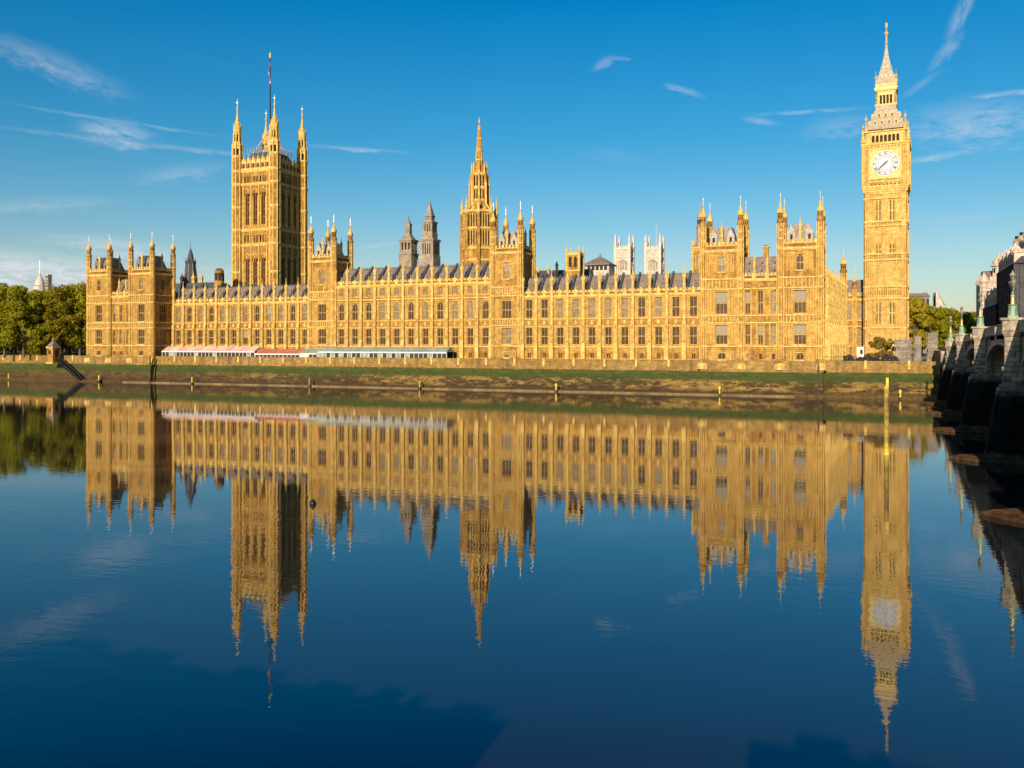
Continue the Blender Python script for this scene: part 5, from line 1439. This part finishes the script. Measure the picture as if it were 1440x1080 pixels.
def bridge():
    root = thing('road_bridge', 'stone-piered green arch bridge crossing the river at the right edge', 'bridge', (BX, 120, 0))
    HT = 1.5
    for y in PIERS:
        p = MB('pier_stone', 'stone_bridge'); d = deck(y)
        # long masonry body under the deck, with a pointed upstream nose
        def nose(z0, z1, e, hw, tipx):
            pts = [(BX2+e, y-hw), (BX2+e, y+hw), (tipx+1.6, y+hw), (tipx, y+hw*.45), (tipx, y-hw*.45), (tipx+1.6, y-hw)]
            a = [p.P(px_, py_, z0) for px_, py_ in pts]; b = [p.P(px_, py_, z1) for px_, py_ in pts]
            p.F(*a); p.F(*reversed(b))
            for k in range(6): j = (k+1) % 6; p.F(a[j], a[k], b[k], b[j])
        def ring_(z, e, hw, tipx): return [p.P(px_, py_, z) for px_, py_ in ((BX2+e, y-hw), (BX2+e, y+hw), (tipx+1.6, y+hw), (tipx, y+hw*.45), (tipx, y-hw*.45), (tipx+1.6, y-hw))]
        rs = [ring_(-1.5, .9, HT+1.3, BX-1.9), ring_(2.0, .7, HT+.9, BX-1.3), ring_(5.0, .6, HT+.6, BX-.8), ring_(8.1, .5, HT+.3, BX-.3)]
        p.F(*rs[0]); p.F(*reversed(rs[-1]))
        for a, b in zip(rs, rs[1:]):
            for k in range(6): j = (k+1) % 6; p.F(a[j], a[k], b[k], b[j])
        nose(8.1, 8.5, .5, HT+.1, BX-.1)
        nose(8.5, 10.0, 0, HT, BX+1.9); p.m = 1; nose(10.0, 10.45, .2, HT+.2, BX+1.8)
        p.m = 0; nose(10.45, d-.4, 0, HT*.92, BX+1.95)
        p.prism(BX+1.35, y, 8, [(8.5, 1.25), (9.9, 1.18), (10.0, 1.35), (10.45, 1.35), (10.5, 1.05), (d-.8, 1.05), (d-.4, 1.3), (d-.05, 1.4)])
        p.build('pier', root)
        c = MB('stone_bridge'); c.prism(BX+1.35, y, 8, [(d-.05, 1.3), (d+1.0, 1.3), (d+1.05, 1.5), (d+1.3, 1.5)])
        c.build('pier_cap', root)
        f = MB('pier_stone', 'timber')      # low timber-edged footing with pointed end
        pts = [(BX2, y-3.3), (BX2, y+3.3), (BX-2.6, y+2.6), (BX-5.1, y+.2), (BX-2.6, y-2.6)]
        a = [f.P(px_, py_, -1) for px_, py_ in pts]; b = [f.P(px_, py_, .28) for px_, py_ in pts]; t_ = [f.P(px_+(.9 if px_ < BX2 else 0), y+(py_-y)*.82, .5) for px_, py_ in pts]
        f.F(*a); f.F(*reversed(t_))
        for k in range(5): j = (k+1) % 5; f.F(a[j], a[k], b[k], b[j]); f.F(b[j], b[k], t_[k], t_[j])
        f.build('footing', root)
    ends = [2]+PIERS+[240]
    for i in range(len(ends)-1):
        ya, yb = ends[i]+HT-.1, ends[i+1]-HT+.1
        ym = (ya+yb)/2; crown = deck(ym)-1.55; spr = 8.9; N = 28
        def arc(t, up=0): # t 0..1
            u = 2*t-1; return ya+(yb-ya)*t, spr+(crown-spr)*sqrt(max(0, 1-u*u))+up
        sp = MB('bridge_green', 'arch_ring')
        X0 = BX+1.95
        for k in range(N):
            (y0, z0), (y1, z1) = arc(k/N), arc((k+1)/N)
            i8 = [sp.P(X, Y, Zz) for X in (X0, X0+.5) for (Y, Zz) in ((y0, z0), (y1, z1), (y1, deck(y1)-.35), (y0, deck(y0)-.35))]
            sp.m = 0
            sp.F(i8[3], i8[2], i8[1], i8[0]); sp.F(i8[4], i8[5], i8[6], i8[7]); sp.F(i8[0], i8[1], i8[5], i8[4]); sp.F(i8[2], i8[3], i8[7], i8[6])
            # moulded arch ring, proud of the spandrel
            j8 = [sp.P(X, Y, Zz) for X in (X0-.3, X0) for (Y, Zz) in ((y0, z0), (y1, z1), (y1, z1+.42), (y0, z0+.42))]
            sp.m = 1; sp.F(j8[3], j8[2], j8[1], j8[0]); sp.F(j8[0], j8[1], j8[5], j8[4]); sp.F(j8[2], j8[3], j8[7], j8[6])
        # spandrel shields and vertical ribs
        sp.m = 0
        for k in (2, 4, 24, 26):
            yy, zz = arc(k/N); sp.box(X0-.16, X0, yy-.12, yy+.12, zz+.4, deck(yy)-.4)
        sp.build('spandrel', root)
        for q in range(6):     # iron ribs under the deck
            XX = BX+5+q*4.2; rb = MB('bridge_dark')
            for k in range(N):
                (y0, z0), (y1, z1) = arc(k/N), arc((k+1)/N)
                i8 = [rb.P(X, Y, Zz) for X in (XX, XX+.35) for (Y, Zz) in ((y0, z0), (y1, z1), (y1, max(z1+.7, deck(y1)-.9)), (y0, max(z0+.7, deck(y0)-.9)))]
                rb.F(i8[3], i8[2], i8[1], i8[0]); rb.F(i8[4], i8[5], i8[6], i8[7]); rb.F(i8[0], i8[1], i8[5], i8[4]); rb.F(i8[2], i8[3], i8[7], i8[6])
            rb.build('arch_rib', root)
    # deck, cornice and pierced parapet
    dk = MB('bridge_dark', 'asphalt'); N = 48; Y = [-40+(290+40)*k/N for k in range(N+1)]
    pa = MB('bridge_green', 'lamp_green', 'bridge_dark', 'stone_bridge')
    def strip(m, X0, X1, y0, y1, f0, f1):
        i = [m.P(X, yy, deck(yy)+f) for X in (X0, X1) for (yy, f) in ((y0, f0), (y1, f0), (y1, f1), (y0, f1))]
        m.F(i[3], i[2], i[1], i[0]); m.F(i[4], i[5], i[6], i[7]); m.F(i[0], i[1], i[5], i[4]); m.F(i[2], i[3], i[7], i[6]); m.F(i[0], i[4], i[7], i[3]); m.F(i[1], i[2], i[6], i[5])
    for a, b in zip(Y, Y[1:]):
        dk.m = 0; strip(dk, BX+1.95, BX2, a, b, -.85, -.36); dk.m = 1; strip(dk, BX+1.95, BX2, a, b, -.34, -.1)
        for X in (BX+1.75, BX2-.3):
            pa.m = 3; strip(pa, X-.45, X+.4, a, b, -.35, -.1)
            pa.m = 0; strip(pa, X-.12, X+.12, a, b, -.1, .12); strip(pa, X-.16, X+.16, a, b, .86, 1.0)
            nn = 12
            for k in range(nn):
                c = a+(b-a)*(k+.5)/nn
                pa.m = 0; strip(pa, X-.08, X+.08, c-.12, c+.12, .12, .86)
    dk.build('deck', root); pa.build('parapet', root)
    # abutment on the palace bank
    ab = MB('pier_stone', 'stone_bridge'); ab.box(BX+.2, BX2, 229.5, 300, 0, 11.2); ab.build('abutment', root)
    # road approach
    for y in (60, 94.4, 130.4, 165.5):
        s_ = MB('stone_bridge'); s_.box(BX+1.25, BX+1.5, y-.2, y+.2, deck(y)-1.2, deck(y)+.7); s_.build('shield', root)
    # lamps
    protos = None
    labs = ['ornate green triple lamp standing on the nearest bridge pier, out past the right edge', 'ornate green triple lamp on the bridge pier just past the right edge', 'large green and gold lamp on the pier nearest the right edge of the photo',
            'green lamp on the second visible bridge pier, in front of the banded domed building', 'green lamp on the third visible bridge pier, against the green trees', 'small far green lamp on the last bridge pier by the sheeted scaffolds']
    for i, y in enumerate(PIERS):
        if i == 0: continue
        d = deck(y)+1.3; X = BX+1.2
        if protos is None:
            protos = thing('bridge_lamp', labs[i], 'street lamp', (X, y, d), 'lamps along the bridge')
            m = MB('lamp_green', 'gilt'); m.cbox(X, y, 1.0, 1.0, d, d+.25); m.prism(X, y, 8, [(d+.25, .5), (d+1.3, .42), (d+1.4, .52), (d+1.5, .3)]); m.m = 1
            m.prism(X, y, 8, [(d+1.5, .2), (d+2.3, .15), (d+2.4, .26), (d+2.55, .14)]); m.m = 0; m.prism(X, y, 8, [(d+2.55, .13), (d+3.5, .1), (d+4.3, .07)])
            m.tube((X, y-.75, d+3.1), (X, y+.75, d+3.1), .06, .06, 6); m.tube((X, y-.75, d+3.1), (X, y-.75, d+3.4), .06, .05, 6); m.tube((X, y+.75, d+3.1), (X, y+.75, d+3.4), .06, .05, 6)
            m.build('post', protos)
            for (dy, dz) in ((-.75, 3.4), (.75, 3.4), (0, 4.2)):
                l = MB('bridge_green', 'glass_grey', 'gilt'); l.m = 1; l.prism(X, y+dy, 8, [(d+dz, .14), (d+dz+.5, .27)]); l.m = 0; l.prism(X, y+dy, 8, [(d+dz+.5, .32), (d+dz+.6, .3), (d+dz+.85, .08), (d+dz+1.05, .03)])
                l.build('lantern', protos)
        else: copy_thing(protos, (X, y, d), 0, labs[i], 'lamps along the bridge')
    # red van on the deck
    y = 150; X = BX+5.2; d = deck(y)-.1
    root2 = thing('red_van', 'small red van on the bridge, just showing above the parapet', 'van', (X, y, d))
    b = MB('red_paint'); 
    prof = [(-2.3, .35), (2.3, .35), (2.35, 1.1), (1.7, 1.3), (1.2, 2.2), (-2.2, 2.25), (-2.35, 1.2)]
    L_ = [b.P(X-.95, y+p_, d+z_) for p_, z_ in prof]; R_ = [b.P(X+.95, y+p_, d+z_) for p_, z_ in prof]; b.F(*reversed(L_)); b.F(*R_)
    for k in range(7): j = (k+1) % 7; b.F(L_[k], L_[j], R_[j], R_[k])
    b.build('body', root2)
    g_ = MB('glass_dark'); g_.box(X-.97, X-.955, y-1.9, y+1.0, d+1.35, d+1.95); g_.box(X-.8, X+.8, y-2.34, y-2.3, d+1.4, d+2.0); g_.build('window', root2)
    for s1 in (-1, 1):
        for s2 in (-1, 1):
            w_ = MB('black_rubber'); w_.tube((X+s1*.98, y+s2*1.5, d+.36), (X+s1*.72, y+s2*1.5, d+.36), .36, .36, 14); w_.build('wheel', root2)
bridge()

# ------------------------------------------------------------------ buildings beyond the bridge, and far away
def right_side():
    # big dark office building
    x0, x1, y0, y1 = 28.2, 62, 236, 306
    root = thing('office_building', 'large dark building with steep roof and chimneys at the right edge, beyond the bridge', 'building', ((x0+x1)/2, (y0+y1)/2, TER))
    ys = 270
    for (ya, yb, zt_, nq, n) in ((y0, ys, 31.5, 6, 7), (ys, y1, 23.5, 4, 7)):
        cols = [(yb-ya)*(k+.5)/n for k in range(n)]; rows = [(12+3.4*q, 14.2+3.4*q, 1.2, None) for q in range(nq-1)]
        m = MB('portcullis_stone', 'bridge_dark'); m.frame(x0, yb, -pi/2)
        wall_grid(m, 0, yb-ya, TER, zt_, cols, rows)
        m.m = 1
        for q in range(nq): m.box(0, yb-ya, -.25, 0, 11.2+3.4*q, 11.5+3.4*q)
        m.m = 0
        for k in range(n+1): m.box((yb-ya)*k/n-.25, (yb-ya)*k/n+.25, -.5, 0, TER, zt_)
        m.fr = None
        if ya == y0:
            m.frame(0, y0); wall_grid(m, x0+.7, x1, TER, zt_, [x0+3+4.6*k for k in range(6)], rows); m.fr = None
        m.box(x0+.7, x1, ya+.7, yb, TER, zt_-.2); m.build('wall', root)
        for q in range(nq-1):
            for c in cols: window(root, x0, yb-c, 12+3.4*q, 2.4, 2.2, rz=-pi/2, lights=3, transoms=0, arch=False, framem='portcullis_stone', pane='glass_dark')
            if ya == y0:
                for k in range(6): window(root, x0+3+4.6*k, y0, 12+3.4*q, 2.4, 2.2, lights=3, transoms=0, arch=False, framem='portcullis_stone', pane='glass_dark')
        r = MB('slate_dark', 'stone_bridge', 'opening'); r.hip(x0-.6, x1+.6, ya-.6, yb+.2, zt_, zt_+7, .2); r.build('roof', root)
        for k in range(8):
            c = MB('stone_dome', 'opening'); yy = ya+1.2+k*((yb-ya-3)/7.5)
            c.box(x0-.3, x0+2.6, yy, yy+1.8, zt_, zt_+2.6+(k % 2)*.9); c.box(x0-.45, x0+2.6, yy-.2, yy+2.0, zt_+2.6+(k % 2)*.9, zt_+2.9+(k % 2)*.9)
            c.prism(x0+.6, yy+.9, 4, [(zt_+2.9+(k % 2)*.9, 1.3), (zt_+4.4+(k % 2)*.9, .15)]); c.m = 1; c.box(x0-.34, x0-.3, yy+.5, yy+1.3, zt_+.7, zt_+2.1); c.build('dormer', root)
        for k in range(4):
            c = MB('stone_bridge', 'dark_iron'); yy = ya+4+k*8.6; c.prism(x0+4.0, yy, 8, [(zt_+1, 1.1), (zt_+7, .9), (zt_+7.3, 1.2), (zt_+8.6, 1.0)]); c.m = 1; c.prism(x0+4.0, yy, 8, [(zt_+8.6, .8), (zt_+9.4, .7)]); c.build('chimney', root)
    # banded stone and brick building with domed turret
    Zd = 330; cx, cy = at(1399, Zd); s = Zd/FPX; Z = lambda py: zat(py, Zd)
    root = thing('domed_building', 'banded cream and pink stone building crowned by a small domed turret', 'building', (cx, cy, TER))
    m = MB('stone_dome', 'banded_brick', 'opening')
    xa, xb = cx-3.6, cx+22
    zt = Z(405); z = TER; k = 0
    while z < zt:
        m.m = k % 2; e = 0.04*(k % 2); m.box(xa+e, xb-e, cy+e, cy+26-e, z, min(zt, z+.8)); z += .8; k += 1
    for (u, v, r, hx) in ((xa, cy, 1.5, 1.5), (xa, cy+13, 1.5, 1.5), (xa+8, cy, 1.7, 3.5)):
        z = TER; k = 0
        while z < zt+hx: m.m = k % 2; m.prism(u, v, 8, [(z, r-.04*(k % 2)), (z+.8, r-.04*(k % 2))]); z += .8; k += 1
        m.m = 0; m.prism(u, v, 8, [(z, r*1.15), (z+.5, r*1.15), (z+1.6, r*.9), (z+2.8, r*.4), (z+3.8, .08)])
    m.m = 2
    for q in range(6):
        for k in range(5): m.box(xa-.06, xa+.05, cy+2.5+k*4.2, cy+4.1+k*4.2, 12+q*3.6, 14.4+q*3.6)
        for k in range(3): m.box(xa+3+k*2.1, xa+4.1+k*2.1, cy-.06, cy+.05, 12+q*3.6, 14.4+q*3.6)
    m.build('wall', root)
    g = MB('stone_dome', 'banded_brick'); z0 = zt
    for i in range(5):   # stepped gable
        w = 5.0-i*.95; g.m = i % 2; g.box(xa+5-w, xa+5+w, cy-.2, cy+1, z0+i*1.4, z0+(i+1)*1.4)
    g.build('gable', root)
    g = MB('slate', 'lead'); g.roofx(xa+.5, xb, cy+.5, cy+25, zt, zt+7, cy+9, cy+16); g.build('roof', root)
    X, Y = at(1405, Zd+4); d = MB('stone_white_trim', 'opening', 'stone_dome', 'finial')
    d.m = 2; d.prism(X, Y, 8, [(TER, 3.0), (Z(392), 3.0), (Z(391), 3.4), (Z(389), 3.4)]); d.m = 0
    d.prism(X, Y, 8, [(Z(389), 2.3), (Z(374), 2.2), (Z(373), 2.9), (Z(371.5), 2.9)])
    d.m = 1
    for k in range(8): a = k*pi/4; d.frame(X+2.1*cos(a), Y+2.1*sin(a), a); d.box(-.1, .14, -.45, .45, Z(385), Z(376)); d.fr = None
    d.m = 2; d.prism(X, Y, 12, [(Z(371.5), 2.5), (Z(367), 2.3), (Z(362), 1.5), (Z(359), .7), (Z(358), .4)]); d.m = 3; d.prism(X, Y, 6, [(Z(358), .35), (Z(356), .35), (Z(354), .1), (Z(351), .04)])
    d.build('turret', root)
    X, Y = at(1414, Zd+6); d = MB('lead', 'stone_dome'); d.m = 1; d.prism(X, Y, 12, [(Z(400), 3.4), (Z(391), 3.4)]); d.m = 0; d.prism(X, Y, 12, [(Z(391), 3.6), (Z(386), 3.3), (Z(381), 2.1), (Z(378.5), .7), (Z(376), .1)]); d.build('dome', root)
    # long brown roofed building behind the trees and its white gable
    Zd = 430; s = Zd/FPX; Z2 = lambda py: zat(py, Zd)
    (xa, ya), (xb, yb) = at(1270, Zd), at(1306, Zd)
    root = thing('brown_building', 'long brown building with flat dark roof behind the trees right of the clock tower', 'building', ((xa+xb)/2, ya, TER))
    m = MB('house_brown', 'opening'); m.box(xa, xb, ya, ya+12, TER, Z2(417)); m.m = 1
    for k in range(6): m.box(xa+.8+k*1.9, xa+1.7+k*1.9, ya-.06, ya+.05, Z2(428), Z2(421))
    m.build('wall', root); m = MB('slate', 'house_brown'); m.hip(xa-.5, xb+.5, ya-.5, ya+12.5, Z2(417), Z2(412.5), .12); m.build('roof', root)
    m = MB('house_brown', 'banded_brick')
    for px in (1301, 1315): X, Y = at(px, Zd+4); m.cbox(X, Y, 2.0, 2.0, Z2(430), Z2(411)); 
    m.build('chimney', root)
    (xa, ya), (xb, yb) = at(1316, Zd-4), at(1328, Zd-4)
    root = thing('white_gabled_house', 'narrow white gabled house end above the trees', 'building', ((xa+xb)/2, ya, TER))
    m = MB('stone_white', 'opening'); w = xb-xa; m.box(xa, xb, ya, ya+8, TER, Z2(430)); m.ext([(xa, Z2(430)), (xb, Z2(430)), (xa+w*.3, Z2(413)), (xa, Z2(411))], ya, ya+8); m.build('wall', root)
    m = MB('opening'); m.box(xa+w*.45, xa+w*.65, ya-.06, ya+.05, Z2(436), Z2(431)); m.build('window', root)
    m = MB('slate'); m.ext([(xa+w*.3-.1, Z2(413)+.05), (xa+w*.3, Z2(413)-.02), (xb, Z2(430)), (xb+.4, Z2(430)+.1)][::-1], ya-.3, ya+8.3); m.build('roof', root)
    # white dome far away behind the left trees
    Zd = 620; cx, cy = at(56, Zd); s = Zd/FPX; Z3 = lambda py: zat(py, Zd)
    root = thing('domed_hall', 'distant white dome with a thin mast above the left trees', 'building', (cx, cy, TER))
    m = MB('stone_white', 'opening'); m.cbox(cx, cy, 24*s, 24*s, TER, Z3(410)); m.prism(cx, cy, 12, [(Z3(410), 9*s), (Z3(403), 9*s), (Z3(402), 9.6*s), (Z3(401), 7*s)]); m.build('wall', root)
    m = MB('stone_white_trim'); m.prism(cx, cy, 16, [(Z3(401), 6.4*s), (Z3(397), 6*s), (Z3(393), 4.6*s), (Z3(390), 2.6*s), (Z3(388), 1.5*s), (Z3(385), 1.3*s), (Z3(383), .4*s)]); m.build('dome', root)
    m = MB('finial'); m.prism(cx, cy, 6, [(Z3(384), .3), (Z3(365), .15)]); m.build('mast', root)
    cx, cy = at(68, Zd-20)
    root = thing('stone_block_tower', 'distant greyish block of flats just right of the white dome', 'building', (cx, cy, TER))
    m = MB('stone_grey', 'stone_white_trim', 'opening'); m.cbox(cx, cy, 6*s, 6*s, TER, Z3(390)); m.m = 1; m.cbox(cx, cy, 7*s, 7*s, Z3(390), Z3(389.2)); m.cbox(cx, cy, 6.6*s, 6.6*s, Z3(396), Z3(395.4))
    m.m = 2
    for q in range(4):
        for k in range(3): m.box(cx+(k-1)*.9-.25, cx+(k-1)*.9+.25, cy-3*s-.06, cy-3*s+.05, Z3(394+q*4), Z3(391.6+q*4))
    m.build('wall', root)
right_side()

# near bank, behind and below the camera; parapet shaped for its shadow on the water
nb = MB('paving'); nb.box(-2500, 2500, -60, -1.5, -2, 8.4); nb.box(-2500, -9.5, -2.1, -1.4, 8.4, 9.75); nb.box(-1.5, 11, -2.1, -1.4, 8.4, 10.3); rn = random.Random(4); xx = -70.0
while xx < 11:  # added blocks of random height to roughen the shadow's edge
    ww = rn.uniform(.4, 2.6); base = 9.75 if xx < -9.5 else (8.4 if xx < -1.5 else 10.3); nb.box(xx, min(xx+ww, 10.9), -2.3, -1.2, base, base+rn.uniform(.05, .35)); xx += ww+rn.uniform(.3, 3.5)
structure(nb.build('near_embankment'))
